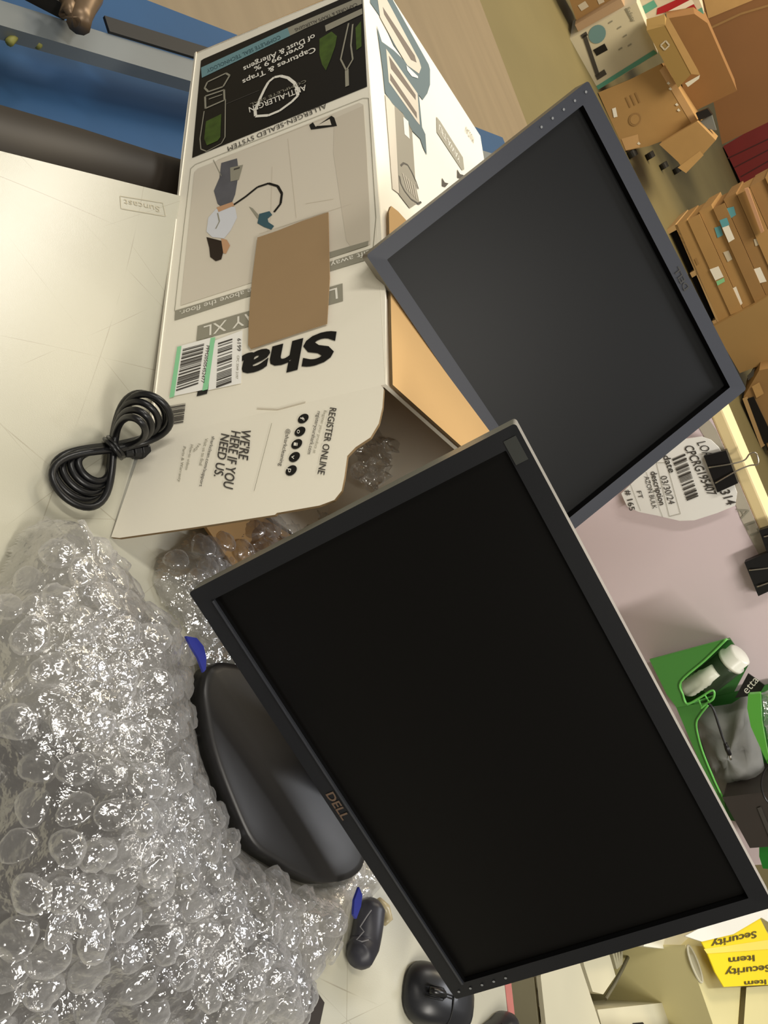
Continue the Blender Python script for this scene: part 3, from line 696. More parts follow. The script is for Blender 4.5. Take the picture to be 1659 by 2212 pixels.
# piece inside the carton mouth
wp = MB(); rnd = random.Random(12); cx_ = P(805, 1000, .07)
N1 = 34
pv = []
for i in range(N1):
    for j in range(N1):
        u, v = i/(N1-1)-.5, j/(N1-1)-.5
        p = cx_+dx*(u*.10+.0)+D.normalized()*(v*.12+.02)+Vector((0, 0, .045*math.exp(-(u*u+v*v)*7)))
        p += Vector([noise.noise(p*60+Vector((k*9, 0, 0)))*.012+noise.noise(p*160+Vector((k*5, 0, 0)))*.005 for k in range(3)]); pv.append(p)
wp.add(pv, [(i*N1+j, (i+1)*N1+j, (i+1)*N1+j+1, i*N1+j+1) for i in range(N1-1) for j in range(N1-1)], film_a)
tag(wp.build('bubble_wrap'), 'crumpled bubble wrap sticking out of the open carton mouth', 'packaging')
# dark sheet added under the heap to stand in for shade
g = MB(); g.prism([P(x, y, .001) for x, y in ((-60, 1540), (60, 1540), (190, 1640), (330, 1730), (470, 1900), (620, 2060), (692, 2165), (676, 2240), (-60, 2330))], (0, 0, .006), mat('shade dark brown', rgb(44, 37, 32), .8, var=.2))
tag(g.build('shade_sheet'), 'dark brown sheet added for the shade under the bubble wrap near the photo corner', 'shade sheet')
# blue plastic slivers
bluep = mat('blue plastic', rgb(44, 52, 140), .45)
for pts, lb in (([(402, 1374), (425, 1378), (440, 1396), (446, 1420), (445, 1446), (440, 1452), (428, 1420), (412, 1394)], 'thin curved blue plastic sliver at the left end of the stand base'),
                ([(776, 1916), (783, 1934), (780, 1958), (770, 1985), (764, 1975), (766, 1944)], 'small blue plastic chip on the bubble wrap beyond the stand base')):
    g = MB(); g.prism([P(x, y, .062) for x, y in pts], (0, 0, -.003), bluep); tag(g.build('plastic_sliver'), lb, 'plastic')

# ------------------------------------------------------------------ power cord bundle
cordt = thing('power_cord', 'black power cord tied into a figure eight beside the white carton', 'cord', P(240, 965))
def loop_px(kx, sx, dxp):
    up_ = [(246, 966), (222, 940), (214, 908), (234, 872), (272, 857), (308, 858), (335, 880), (340, 915), (326, 948), (290, 966), (252, 972)]
    lo_ = [(215, 992), (178, 1040), (205, 1062), (160, 1078), (118, 1062), (96, 1026), (98, 985), (118, 955), (160, 948), (210, 958)]
    return up_, lo_
def cr(L, n=8, closed=True):
    return smooth_loop([Vector((a, b, 0)) for a, b in L], n)
UPL = (300-40, 905); 
strands = [1.0, .86, .72, .60, 1.06]
g = MB()
for i, s_ in enumerate(strands):
    pts = []
    for k in range(64):
        t = 2*math.pi*k/64
        # two lobes of a figure eight, axis from lower-left to upper-right of the photo
        a = math.sin(t); b = math.sin(2*t)/2
        L_ = 128*(s_ if s_ < 1 else 1+(s_-1)); wdt = (96 if a < 0 else 78)*s_
        ux, uy = .66, -.75; vx, vy = .75, .66
        j = (i-2)*2.2
        x = 243+ux*L_*a*(1.16 if a > 0 else 1.18)+vx*wdt*b*2*.62+j*.5; y = 967+uy*L_*a*(1.02 if a > 0 else 1.0)+vy*wdt*b*2*.62+j
        pts.append(P(x, y, .0045+.0035*i*.8+.004*math.exp(-(a/.25)**2)+.062*max(0., math.sin(t))**1.6))
    g.tube(pts, .0036, cord_m, 10, closed=True)
g.build('cable', cordt, smooth=True)
g = MB(); g.tube([P(x, y, z) for x, y, z in ((226, 948, .006), (232, 955, .026), (246, 968, .03), (258, 984, .026), (262, 990, .006))], .0022, cord_m, 8)
g.tube([P(x, y, z) for x, y, z in ((234, 944, .006), (240, 951, .026), (252, 964, .03), (264, 980, .026), (268, 986, .006))], .0022, cord_m, 8); g.build('tie', cordt, smooth=True)
g = MB(); a, b_ = P(268, 978, .008), P(316, 972, .012); w_ = (b_-a).cross(Vector((0, 0, 1))).normalized()
g.tube([a, a.lerp(b_, .3), a.lerp(b_, .35), a.lerp(b_, .62), a.lerp(b_, .65), b_], [.005, .006, .008, .009, .0105, .0105], cord_m, 12); g.build('plug', cordt, smooth=False, bevel=.001)

# ------------------------------------------------------------------ mice and gadgets
def mouse(name, label, c, fwd, L_, Wd, Ht):
    t = thing(name, label, 'mouse', c); fwd = fwd.normalized(); rt = Vector((fwd.y, -fwd.x, 0))
    g = MB(); NU, NV = 28, 14; vs = []
    for i in range(NU):
        a = 2*math.pi*i/NU
        for j in range(NV):
            b = (math.pi/2)*j/(NV-1); ca = abs(math.cos(a))**.75*np.sign(math.cos(a)); sa = abs(math.sin(a))**.75*np.sign(math.sin(a))
            rr_ = math.cos(b)**.55; waist = 1-.10*math.exp(-((ca*rr_-.1)/.35)**2)
            hz = Ht*(math.sin(b)**.8)*(1-.28*(ca*rr_+.25)**2)
            vs.append(c+fwd*(L_/2*ca*rr_)+rt*(Wd/2*sa*rr_*waist)+Vector((0, 0, .002+hz)))
    fs = [(i*NV+j, ((i+1) % NU)*NV+j, ((i+1) % NU)*NV+j+1, i*NV+j+1) for i in range(NU) for j in range(NV-1)]
    fs.append(tuple(i*NV for i in reversed(range(NU))))
    g.add(vs, fs, mat('mouse plastic', rgb(26, 27, 31), .34)); g.build('body', t, smooth=True)
    g = MB()
    for zz, r0 in ((0, 0),):
        path = [c+fwd*(L_*f)+Vector((0, 0, Ht*1.0-.004+k)) for f, k in ((.18, 0), (.22, .003), (.28, .0035), (.34, .001), (.38, -.003))]
    g.tube(path, .0042, mat('wheel rubber', rgb(12, 12, 13), .3), 10); g.build('scroll_wheel', t, smooth=True)
    g = MB()
    for sg in (-1, 1):
        g.tube([c+fwd*(L_*f)+rt*(Wd*.02*sg)+Vector((0, 0, Ht*(1-.28*(2*f+.25)**2)+.0022)) for f in (.08, .14, .17)]+[c+fwd*(L_*f)+rt*(Wd*.085*sg)+Vector((0, 0, Ht*(1-.28*(2*f+.25)**2)*.985+.0016)) for f in (.2, .3, .4)], .0008, mat('seam black', rgb(8, 8, 8), .6), 6)
    g.build('wheel_slot', t, smooth=True)
    g = MB(); pth = []
    for k in range(13):
        a = -1.15+2.3*k/12; f_ = .02+.16*math.cos(a)*.3; s_ = math.sin(a)*.44
        x_ = f_; hh = Ht*(1-.28*(2*x_+.25)**2)*max(.0, 1-(abs(2*s_))**3.2)**.55
        pth.append(c+fwd*(L_*x_)+rt*(Wd*s_)+Vector((0, 0, .0025+hh)))
    g.tube(pth, .0009, mat('seam black', rgb(8, 8, 8), .6), 6); g.build('button_seam', t, smooth=True)
    return t
mc = P(905, 2140, 0)
mouse('computer_mouse', 'black wireless mouse below the front monitor corner on the bench', mc+Vector((.02, .015, 0)), P(838, 2118)-P(975, 2170), .112, .07, .036)
mouse('computer_mouse', 'small black rounded mouse beside the pink bench edge, cut by the photo border', P(1050, 2212, 0)+Vector((.02, .0, 0)), P(1010, 2230)-P(1085, 2170), .085, .05, .028)
# curved black handset beside the wrap
hs = thing('phone_handset', 'curved black handset with scuffs lying between bubble wrap and mouse', 'handset', P(790, 2020))
g = MB(); NP = 16; hp = [P(x, y, .015) for x, y in ((806, 1945), (800, 1965), (797, 1990), (793, 2015), (788, 2040), (776, 2062), (762, 2074))]
hp2 = []
for i in range(len(hp)-1):
    for k in range(4): hp2.append(hp[i].lerp(hp[i+1], k/4))
hp2.append(hp[-1])
nh = len(hp2); g.tube(hp2, [.0165*min(1, math.sqrt(max(.06, (i+1)/4)))*min(1, math.sqrt(max(.08, (nh-i)/5))) for i in range(nh)], mat('scuffed black plastic', rgb(44, 44, 52), .45, var=.5, vscale=50), 16)
g.build('body', hs, smooth=True)
g = MB(); g.tube([P(x, y, .0315) for x, y in ((802, 1966), (792, 1980), (778, 2002), (786, 2012), (770, 2030), (782, 2034), (796, 2030))], .0007, mat('scuff grey', rgb(120, 120, 124), .6), 6); g.build('scuff', hs)
g = MB(); g.tube([P(x, y, .006) for x, y in ((818, 1945), (832, 1962), (838, 1985), (830, 1995))], [.004, .006, .006, .003], mat('clear tan plastic', rgb(190, 176, 140), .3), 10)
tag(g.build('plastic_loop', smooth=True), 'small tan plastic loop on the bench beside the handset', 'plastic')

# ------------------------------------------------------------------ lilac partition panel behind the bench
pa, pb = P(1540, 910, .40), P(1659, 1190, .40); pdv = (pb-pa).normalized(); pn = Vector((pdv.y, -pdv.x, 0)); pn = pn if pn.y < 0 else -pn
PA = Pl(pa, pn)
panel = thing('partition_panel', 'lilac partition panel with cream top rail standing behind the bench', 'partition', pa+pdv*.3+Vector((0, 0, -.4-.9+.0)))
g = MB(); a = pa-pdv*.32; b_ = Vector((*PA(1640, 1868).xy, pa.z))
zb = Vector((0, 0, -.62)); g.prism([a, b_, b_+zb, a+zb], -pn*.035, mat('lilac panel', rgb(228, 210, 213), .55, var=.03, vscale=3)); g.build('panel_board', panel)
g = MB(); up_ = Vector((0, 0, .004)); g.box(a-pn*.0+Vector((0, 0, .0)), b_-a, -pn*.055, Vector((0, 0, .018)), mat('cream rail', rgb(236, 214, 160), .5)); g.build('top_rail', panel, bevel=.003)
g = MB(); PA.poly(g, [(1496, 900), (1520, 890), (1548, 930), (1659, 1190), (1640, 1200), (1600, 1120), (1560, 1010)], mat('grey tape', rgb(186, 178, 160), .6), .001)
PA.text(g, 'A LT', (1590, 1100), (1626, 1165), (22, -8), ink_grey, .002); g.build('tape_strip', panel, label='grey tape strip with handwriting')
for s_ in (0.05, .8):
    g = MB(); g.box(a+(b_-a)*s_+Vector((0, 0, -.62))-pn*.005, pdv*.03, -pn*.03, Vector((0, 0, FZ-(.4-.62))), steel); g.build('leg', panel)

# shipping sheet clipped to the panel
g = MB()
lp = [(1342, 1066), (1352, 1056), (1400, 1010), (1440, 968), (1480, 948), (1515, 943), (1535, 950), (1552, 966), (1566, 990), (1592, 1065), (1588, 1092), (1550, 1108), (1500, 1124), (1468, 1125), (1420, 1114), (1380, 1106), (1355, 1094), (1348, 1080)]
g.prism(PA.pts(lp, .014), -pn*.002, paper)
lab = Pl(pa+pn*.0145, pn)
def LT(t, a, b, h, m=ink_soft, **k): lab.text(g, t, a, b, h, m, **k)
LT('LOAD', (1505, 957), (1530, 1000), (19, -4)); LT('CPCRG195407', (1477, 965), (1530, 1071), (19, -4), bold=.01); LT('314', (1555, 1062), (1571, 1092), (20, -5), bold=.01)
lab.bars(g, [(1452, 992), (1480, 980), (1509, 1072), (1484, 1082)], ink_soft, 37, 11, .0012)
LT('date', (1432, 985), (1446, 1022), (14, -3), bold=.012)
LT('03/30/24', (1426, 1030), (1445, 1090), (14, -3)); LT('description', (1405, 1020), (1425, 1092), (13, -3), bold=.012); LT('AZON BULK', (1392, 1030), (1410, 1100), (10, -2))
LT('FT', (1375, 1062), (1380, 1078), (10, -2)); LT('# 165', (1350, 1060), (1360, 1104), (12, -3), bold=.01)
lab.line(g, [(1418, 1000), (1446, 1116), (1470, 1110), (1440, 1000)], .0006, ink_grey, closed=True); lab.line(g, [(1396, 1020), (1432, 1118)], .0005, ink_grey); lab.line(g, [(1362, 1046), (1384, 1104)], .0005, ink_grey)
tag(g.build('shipping_label_sheet'), 'white printed label sheet clipped to the lilac panel by a binder clip', 'paper')
g = MB(); PA2 = Pl(pa+pn*.006, pn)
def clip(label, q, wires):
    t = thing('binder_clip', label, 'clip', PA(q[0][0], q[0][1], .01), 'binder clips on the lilac panel')
    g = MB(); g.prism(PA.pts(q, .022), -pn*.006, mat('clip black', rgb(16, 15, 17), .4)); g.prism([p for p in PA.pts(q[:1]+q[1:2]+q[2:3]+q[3:4], .016)], -pn*.012, MATS['clip black']); g.build('clip_body', t)
    for wr in wires:
        g = MB(); pts = [PA(x, y, e) for x, y, e in wr]; g.tube(smooth_open(pts), .0011, mat('clip wire', rgb(190, 182, 168), .25, metal=.9), 8); g.build('wire_handle', t, smooth=True)
def smooth_open(L, n=5):
    out = []; N = len(L)
    for i in range(N-1):
        p0, p1, p2, p3 = L[max(0, i-1)], L[i], L[i+1], L[min(N-1, i+2)]
        for k in range(n):
            t = k/n; out.append(.5*((2*p1)+(-p0+p2)*t+(2*p0-5*p1+4*p2-p3)*t*t+(-p0+3*p1-3*p2+p3)*t**3))
    out.append(L[-1]); return out
clip('black binder clip holding the label sheet, wire handle raised', [(1520, 985), (1568, 973), (1594, 1044), (1550, 1064)],
     [[(1530, 1010, .025), (1580, 1002, .024), (1608, 994, .02), (1620, 980, .02), (1634, 980, .02), (1637, 1002, .02), (1618, 1006, .02), (1590, 1018, .024), (1545, 1044, .026)]])
clip('black binder clip at the right edge of the photo, gripping the panel', [(1608, 1215), (1668, 1190), (1694, 1262), (1638, 1288)],
     [[(1618, 1232, .025), (1665, 1226, .022), (1700, 1215, .02), (1712, 1240, .02), (1690, 1248, .022), (1635, 1268, .026)]])
clip('black binder clip between the other two, half outside the photo', [(1640, 1146), (1690, 1130), (1704, 1180), (1656, 1192)],
     [[(1650, 1160, .025), (1690, 1150, .022), (1712, 1156, .02), (1700, 1168, .02), (1660, 1180, .026)]])

# ------------------------------------------------------------------ green holders on the panel
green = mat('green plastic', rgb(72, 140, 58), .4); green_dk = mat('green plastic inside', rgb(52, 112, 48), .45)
OFF = .11
hb = thing('wall_holder', 'green plastic wall holder with slanted mouth holding bottles on the lilac panel', 'holder', PA(1460, 1450, .05))
def bend(L, e): return PA.pts(L, e)
g = MB()
g.prism(bend([(1403, 1425), (1566, 1381), (1524, 1425), (1471, 1472), (1474, 1499), (1484, 1521), (1459, 1525), (1440, 1500)], OFF), -pn*.003, green); g.build('front_wall', hb)
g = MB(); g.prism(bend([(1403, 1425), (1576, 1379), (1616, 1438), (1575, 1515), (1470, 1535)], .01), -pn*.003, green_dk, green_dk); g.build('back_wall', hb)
a1_, a2_ = PA(1403, 1425, OFF), PA(1566, 1381, OFF); b1_, b2_ = PA(1403, 1425, .01), PA(1576, 1379, .01)
g = MB(); g.prism([a1_, a2_, b2_, b1_], Vector((.002, 0, 0)), green); g.build('side_wall', hb)
g = MB(); c1_, c2_ = PA(1459, 1525, OFF), PA(1484, 1521, OFF); g.prism([c1_, c2_, PA(1545, 1500, .01), PA(1470, 1535, .01)], Vector((.002, 0, 0)), green); g.build('side_wall', hb)
g = MB(); rim = [PA(x, y, OFF+.001) for x, y in ((1570, 1380), (1524, 1425), (1471, 1472), (1475, 1500), (1484, 1520), (1510, 1508), (1536, 1492), (1543, 1496), (1540, 1510), (1526, 1520), (1514, 1530))]
g.tube(smooth_open(rim), .0016, mat('green rim', rgb(110, 196, 90), .35), 8); g.build('rim', hb, smooth=True, label='pale green rim')
g = MB(); g.tube([PA(1508, 1508, OFF), PA(1516, 1530, OFF-.005)], .0012, MATS['green rim'], 6); g.tube([PA(1522, 1500, OFF), PA(1530, 1514, OFF-.005)], .0012, MATS['green rim'], 6); g.build('rib', hb)
# spray bottle, white pot
def lathe(mb, a, b, prof, m, n=24):   # prof: (t along, radius)
    ax_ = (b-a); u = ax_.orthogonal().normalized(); w = ax_.normalized().cross(u); vs = []
    for t, r in prof:
        for k in range(n): an = 2*math.pi*k/n; vs.append(a+ax_*t+(u*math.cos(an)+w*math.sin(an))*r)
    K = len(prof); mb.add(vs, [(i*n+k, i*n+(k+1) % n, (i+1)*n+(k+1) % n, (i+1)*n+k) for i in range(K-1) for k in range(n)]+[tuple(reversed(range(n))), tuple((K-1)*n+k for k in range(n))], m)
bt = thing('spray_can', 'dark green can with white cap tilted in the green holder', 'can', PA(1550, 1450, .05))
a, b_ = PA(1520, 1476, .055), PA(1600, 1412, .055)
pxm = (PA(1560, 1440, .055)-PA(1561, 1440, .055)).length
g = MB(); lathe(g, a, a.lerp(b_, .72), [(0, 30*pxm), (.05, 32*pxm), (.95, 32*pxm), (1, 30*pxm)], mat('dark can', rgb(52, 66, 46), .35, var=.3, vscale=40)); g.build('can_body', bt, smooth=True)
g = MB(); lathe(g, a.lerp(b_, .72), b_, [(0, 33*pxm), (.2, 33*pxm), (.3, 28*pxm), (.9, 28*pxm), (1, 22*pxm)], mat('white cap', rgb(226, 224, 210), .35)); g.build('cap', bt, smooth=True)
bt = thing('pill_bottle', 'ribbed white bottle lying under the can in the green holder', 'bottle', PA(1505, 1465, .07))
a, b_ = PA(1480, 1492, .075), PA(1545, 1448, .075); g = MB()
lathe(g, a, b_, [(0, 15*pxm), (.08, 19*pxm)]+[(.1+.06*i, (19+(i % 2)*1.5)*pxm) for i in range(10)]+[(.75, 17*pxm), (1, 15*pxm)], mat('bottle white', rgb(214, 214, 196), .4)); g.build('bottle_body', bt, smooth=True)
# second, larger green tray with grey cloth
tb = thing('green_tray', 'green curved tray hanging below the wall holder, full of grey cloth', 'tray', PA(1520, 1600, .05))
g = MB(); L_ = [(1459, 1524), (1500, 1522), (1530, 1520), (1512, 1545), (1504, 1562), (1508, 1590), (1520, 1630), (1545, 1690), (1565, 1730), (1570, 1760), (1545, 1720), (1500, 1620)]
g.prism(bend(L_, .09), -pn*.004, green); g.build('front_wall', tb)
g = MB(); g.tube(smooth_open(bend([(1530, 1522), (1512, 1545), (1504, 1562), (1508, 1590), (1520, 1630), (1545, 1690), (1565, 1730)], .091)), .0016, MATS['green rim'], 8); g.build('rim', tb, smooth=True)
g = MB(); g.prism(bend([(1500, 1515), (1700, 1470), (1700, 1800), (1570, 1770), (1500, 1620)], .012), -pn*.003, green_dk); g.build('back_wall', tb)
def blob(name, px, e, dep, m, seed, label, cat, n=40, sc=1.):
    q = bend(px, e); cn = sum(q, Vector())/len(q); lp_ = smooth_loop(q, 3); K = len(lp_); g = MB(); vs = []; R_ = 9
    for j in range(R_):
        t = j/(R_-1); s = math.cos(t*math.pi/2)
        for p in lp_:
            v = cn+(p-cn)*s+pn*(dep*math.sin(t*math.pi/2))
            nz = noise.noise(v*34+Vector((seed, 0, 0)))*.020+(.5-abs(noise.noise(v*60+Vector((seed, 0, 0)))))*.012; v += pn*nz*(.3+t)*sc
            vs.append(v)
    fs = [(j*K+i, j*K+(i+1) % K, (j+1)*K+(i+1) % K, (j+1)*K+i) for j in range(R_-1) for i in range(K)]
    g.add(vs, fs, m); return tag(g.build(name, smooth=True), label, cat)
blob('grey_cloth', [(1515, 1532), (1580, 1520), (1620, 1500), (1640, 1600), (1655, 1700), (1600, 1720), (1565, 1716), (1535, 1650), (1508, 1575)], .03, .03, mat('grey cloth', rgb(134, 134, 130), .8, var=.35, vscale=14), 3, 'crumpled grey cloth stuffed into the green tray', 'cloth')
g = MB(); g.prism(bend([(1616, 1455), (1652, 1480), (1640, 1500), (1588, 1508)], .07), -pn*.002, ink)
Pl(pa+pn*.07, pn).text(g, 'etta', (1614, 1500), (1640, 1470), (-13, -12), ink_glint_white, .0012); tag(g.build('cloth_tag'), 'black tag with white lettering above the grey cloth', 'tag')
# clear bag with green handle
cb = thing('clear_bag', 'clear plastic bag with a green handle hanging at the right photo edge', 'bag', PA(1650, 1560, .08))
g = MB(); g.prism(bend([(1616, 1500), (1643, 1498), (1646, 1560), (1655, 1610), (1662, 1645), (1658, 1650), (1640, 1610), (1622, 1570), (1614, 1530)], .115), -pn*.006, mat('bright green', rgb(88, 170, 60), .3)); g.build('handle', cb, bevel=.002)
g = MB(); nb = 14; q4 = [(1643, 1495), (1720, 1450), (1720, 1700), (1668, 1660)]
vs = []
for i in range(nb):
    for j in range(nb):
        u, v = i/(nb-1), j/(nb-1); x = (q4[0][0]*(1-u)+q4[1][0]*u)*(1-v)+(q4[3][0]*(1-u)+q4[2][0]*u)*v; y = (q4[0][1]*(1-u)+q4[1][1]*u)*(1-v)+(q4[3][1]*(1-u)+q4[2][1]*u)*v
        p = PA(x, y, .1); vs.append(p+pn*noise.noise(p*60)*.02)
g.add(vs, [(i*nb+j, (i+1)*nb+j, (i+1)*nb+j+1, i*nb+j+1) for i in range(nb-1) for j in range(nb-1)], film_a); g.build('film', cb, smooth=True)
# audio lead
al = thing('audio_lead', 'thin black audio lead with silver jack hanging over the grey cloth', 'cable', PA(1560, 1590, .1))
g = MB(); g.tube(smooth_open(bend([(1530, 1520), (1540, 1530), (1552, 1565), (1560, 1590), (1567, 1608)], .118)), .0018, cord_m, 8); g.tube(bend([(1567, 1606), (1571, 1618), (1576, 1630)], .118), [.003, .0036, .0032], cord_m, 10); g.build('cable', al, smooth=True)
g = MB(); g.tube(bend([(1576, 1630), (1579, 1641)], .118), .0016, mat('jack metal', rgb(190, 186, 176), .25, metal=.9), 8); g.build('jack', al, smooth=True)
g = MB(); g.tube(smooth_open(bend([(1680, 1640), (1654, 1660), (1644, 1690), (1650, 1720), (1665, 1740)], .12)), .0013, cord_m, 8); tag(g.build('thin_cable', smooth=True), 'thin black cable loop at the right edge above the dark box', 'cable')
g = MB(); q = bend([(1560, 1722), (1680, 1708), (1700, 1826), (1620, 1832)], .10); g.prism(q, -pn*.08, mat('dark grey plastic', rgb(58, 52, 48), .5)); g.prism(Pl(pa+pn*.10, pn).pts([(1636, 1745), (1644, 1742), (1672, 1810), (1664, 1814)], .001), pn*.001, ink_soft)
tag(g.build('storage_case', bevel=.003), 'dark grey plastic case under the green tray at the right edge', 'case')
g = MB(); g.prism(bend([(1640, 1826), (1690, 1822), (1690, 1880), (1648, 1876), (1640, 1850)], .09), -pn*.06, mat('deep green', rgb(32, 120, 40), .4)); tag(g.build('green_cup', bevel=.002), 'small deep green piece below the dark grey case', 'cup')

# ------------------------------------------------------------------ white crates at lower right
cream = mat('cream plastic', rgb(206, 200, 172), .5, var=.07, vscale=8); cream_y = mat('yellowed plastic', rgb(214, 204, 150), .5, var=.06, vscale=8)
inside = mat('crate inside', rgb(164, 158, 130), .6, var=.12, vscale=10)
cr_ = thing('plastic_crate', 'cream plastic crate with divider standing on the floor past the pink bench edge', 'crate', P(1400, 2100, FZ))
def zp(L, z): return [P(x, y, z) for x, y in L]
ZR, ZF = -.10, -.34
def wallq(a, b, z0, z1, m, t=.006):
    a, b = Vector((a.x, a.y, 0)), Vector((b.x, b.y, 0)); d_ = (b-a).normalized(); nn_ = Vector((-d_.y, d_.x, 0))
    g.box(a+Vector((0, 0, z0)), b-a, nn_*t, Vector((0, 0, z1-z0)), m)
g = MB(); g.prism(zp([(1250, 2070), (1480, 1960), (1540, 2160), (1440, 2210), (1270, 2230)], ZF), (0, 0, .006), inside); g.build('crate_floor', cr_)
g = MB(); g.prism(zp([(1168, 2110), (1170, 2080), (1248, 2060), (1254, 2085), (1302, 2230), (1181, 2230)], ZR), (0, 0, -.008), cream); g.build('left_ledge', cr_, bevel=.004)
g = MB(); g.prism(zp([(1262, 2086), (1256, 2060), (1310, 2040), (1330, 2108), (1303, 2148), (1280, 2142)], ZR-.06), (0, 0, -.16), cream)
for k in range(4): g.prism(zp([(1318+k*8, 2040), (1322+k*8, 2040), (1336+k*3, 2092-k*3), (1332+k*3, 2094-k*3)], ZR-.07), (0, 0, -.01), inside)
g.build('divider', cr_, bevel=.004)
g = MB(); g.tube([P(x, y, ZR-.08) for x, y in ((1362, 2056), (1345, 2092), (1325, 2130), (1308, 2158))], .0035, mat('crate groove', rgb(110, 104, 80), .7), 8); g.build('groove', cr_)
g = MB(); g.prism(zp([(1440, 2030), (1478, 2030), (1482, 2042), (1545, 2235), (1519, 2235), (1493, 2156), (1456, 2048)], ZR), (0, 0, -.03), cream); g.build('rim', cr_, bevel=.004)
g = MB(); g.prism(zp([(1290, 2181), (1500, 2159), (1526, 2240), (1306, 2240)], ZR-.04), (0, 0, -.12), cream)
for qd in ([(1366, 2210), (1388, 2208), (1394, 2216), (1372, 2218)], [(1449, 2204), (1477, 2201), (1475, 2206), (1451, 2209)], [(1486, 2209), (1502, 2208), (1504, 2216), (1490, 2218)]): g.prism(zp(qd, ZR-.039), (0, 0, .0006), ink)
g.build('lower_shelf', cr_, bevel=.003)
g = MB(); g.prism(zp([(1390, 2044), (1396, 2030), (1478, 2005), (1512, 2020), (1516, 2044), (1440, 2050)], ZR+.004), (0, 0, -.02), mat('white plastic edge', rgb(226, 224, 208), .45)); g.build('upper_ledge', cr_, bevel=.003)
g = MB()
for pa_, pb_ in (((1170, 2112), (1182, 2228)), ((1182, 2228), (1522, 2236)), ((1480, 2046), (1540, 2230)), ((1396, 2036), (1480, 2030)), ((1260, 2062), (1396, 2036))):
    A_, B_ = P(*pa_, ZR), P(*pb_, ZR); d_ = (B_-A_).normalized(); n_ = Vector((-d_.y, d_.x, 0))*.006
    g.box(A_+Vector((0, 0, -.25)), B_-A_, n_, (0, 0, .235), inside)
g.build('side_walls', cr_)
ct = thing('storage_bin', 'yellowed white storage bin with oval grip hole beside the yellow security bag', 'bin', P(1560, 2120, FZ))
g = MB(); g.prism(zp([(1480, 2041), (1516, 2044), (1560, 2000), (1720, 1960), (1720, 2290), (1560, 2270)], ZR+.05), (0, 0, -.32), cream_y); g.build('bin_side', ct, bevel=.004)
g = MB(); ov = [(1501+8*math.cos(t)+14*math.sin(t), 2082+math.sin(t)*40) for t in np.linspace(0, 2*math.pi, 25)[:-1]]
g.prism(zp([(x+17*0, y) for x, y in ov], ZR+.0505), (0, 0, .0008), inside)
g.tube([P(x, y, ZR+.052) for x, y in ov], .0022, cream, 6, closed=True); g.build('grip_hole', ct, label='oval grip hole with raised lip')
g = MB(); g.prism(zp([(1602, 2132), (1659, 2128), (1700, 2120), (1700, 2290), (1590, 2290)], ZR+.052), (0, 0, .01), cream_y, mat('gap brown', rgb(92, 82, 48), .7)); g.build('lid_strip', ct)
g = MB(); yel = mat('yellow film', rgb(240, 212, 22), .4); ZY = ZR+.08; yp = Pl((0, 0, ZY), (0, 0, 1))
g.prism(yp.pts([(1515, 2034), (1582, 2018), (1641, 1982), (1664, 2028), (1700, 2040), (1700, 2126), (1600, 2130), (1564, 2132), (1545, 2100), (1527, 2056)]), (0, 0, -.002), yel)
g.prism(yp.pts([(1520, 2050), (1662, 2030), (1664, 2050), (1527, 2060)], .0006), (0, 0, .0004), mat('yellow pale', rgb(240, 216, 96), .4))
yp.text(g, 'Security', (1634, 2011), (1536, 2033), (1, 14), mat('olive ink', rgb(84, 72, 16), .5), .0014, bold=.02)
yp.text(g, 'Item', (1630, 2063), (1574, 2069), (1, 13), MATS['olive ink'], .0014, bold=.02)
yp.text(g, 'Security', (1664, 2084), (1566, 2094), (1, 14), MATS['olive ink'], .0014, bold=.02)
yp.text(g, 'Item', (1655, 2116), (1608, 2120), (1, 10), MATS['olive ink'], .0014, bold=.02)
tag(g.build('security_bag'), 'bright yellow security bag with black wording lying on the storage bin', 'bag')
g = MB(); g.prism(yp.pts([(1505, 2012), (1540, 2002), (1536, 2016), (1515, 2020)], .002), (0, 0, -.002), yel); tag(g.build('security_tape'), 'small yellow tape corner peeking out below the front monitor', 'tape')
g = MB(); g.prism(zp([(1480, 2022), (1530, 1995), (1660, 1950), (1720, 1930), (1720, 2030), (1645, 1982), (1584, 2018), (1516, 2034)], ZY+.004), (0, 0, -.003), mat('white film', rgb(232, 230, 220), .35, bump=.3, bscale=60)); tag(g.build('poly_bag'), 'white plastic bag lying above the yellow security bag', 'bag')
g = MB(); g.prism(zp([(1108, 2120), (1150, 2100), (1170, 2105), (1176, 2260), (1108, 2290)], -.3), (0, 0, -.02), mat('dark recess board', rgb(76, 64, 38), .7))
g.prism(zp([(1140, 2112), (1152, 2108), (1172, 2230), (1160, 2232)], -.29), (0, 0, -.01), steel); c_ = [P(x, y, -.1) for x, y in ((1165, 2050), (1165, 2240), (1700, 2290), (1700, 1960))]; c_ = [Vector((p.x, p.y, -.375)) for p in c_]
g.prism(c_, (0, 0, -.02), MATS['dark recess board'])
for p in c_:
    q_ = sum(c_, Vector())/4; p = p.lerp(q_, .12); g.box((p.x-.02, p.y-.02, FZ), (.04, 0, 0), (0, .04, 0), (0, 0, -.395-FZ), steel)
tag(g.build('floor_rack'), 'dark brown rack with grey bar between bench edge and crate', 'rack')

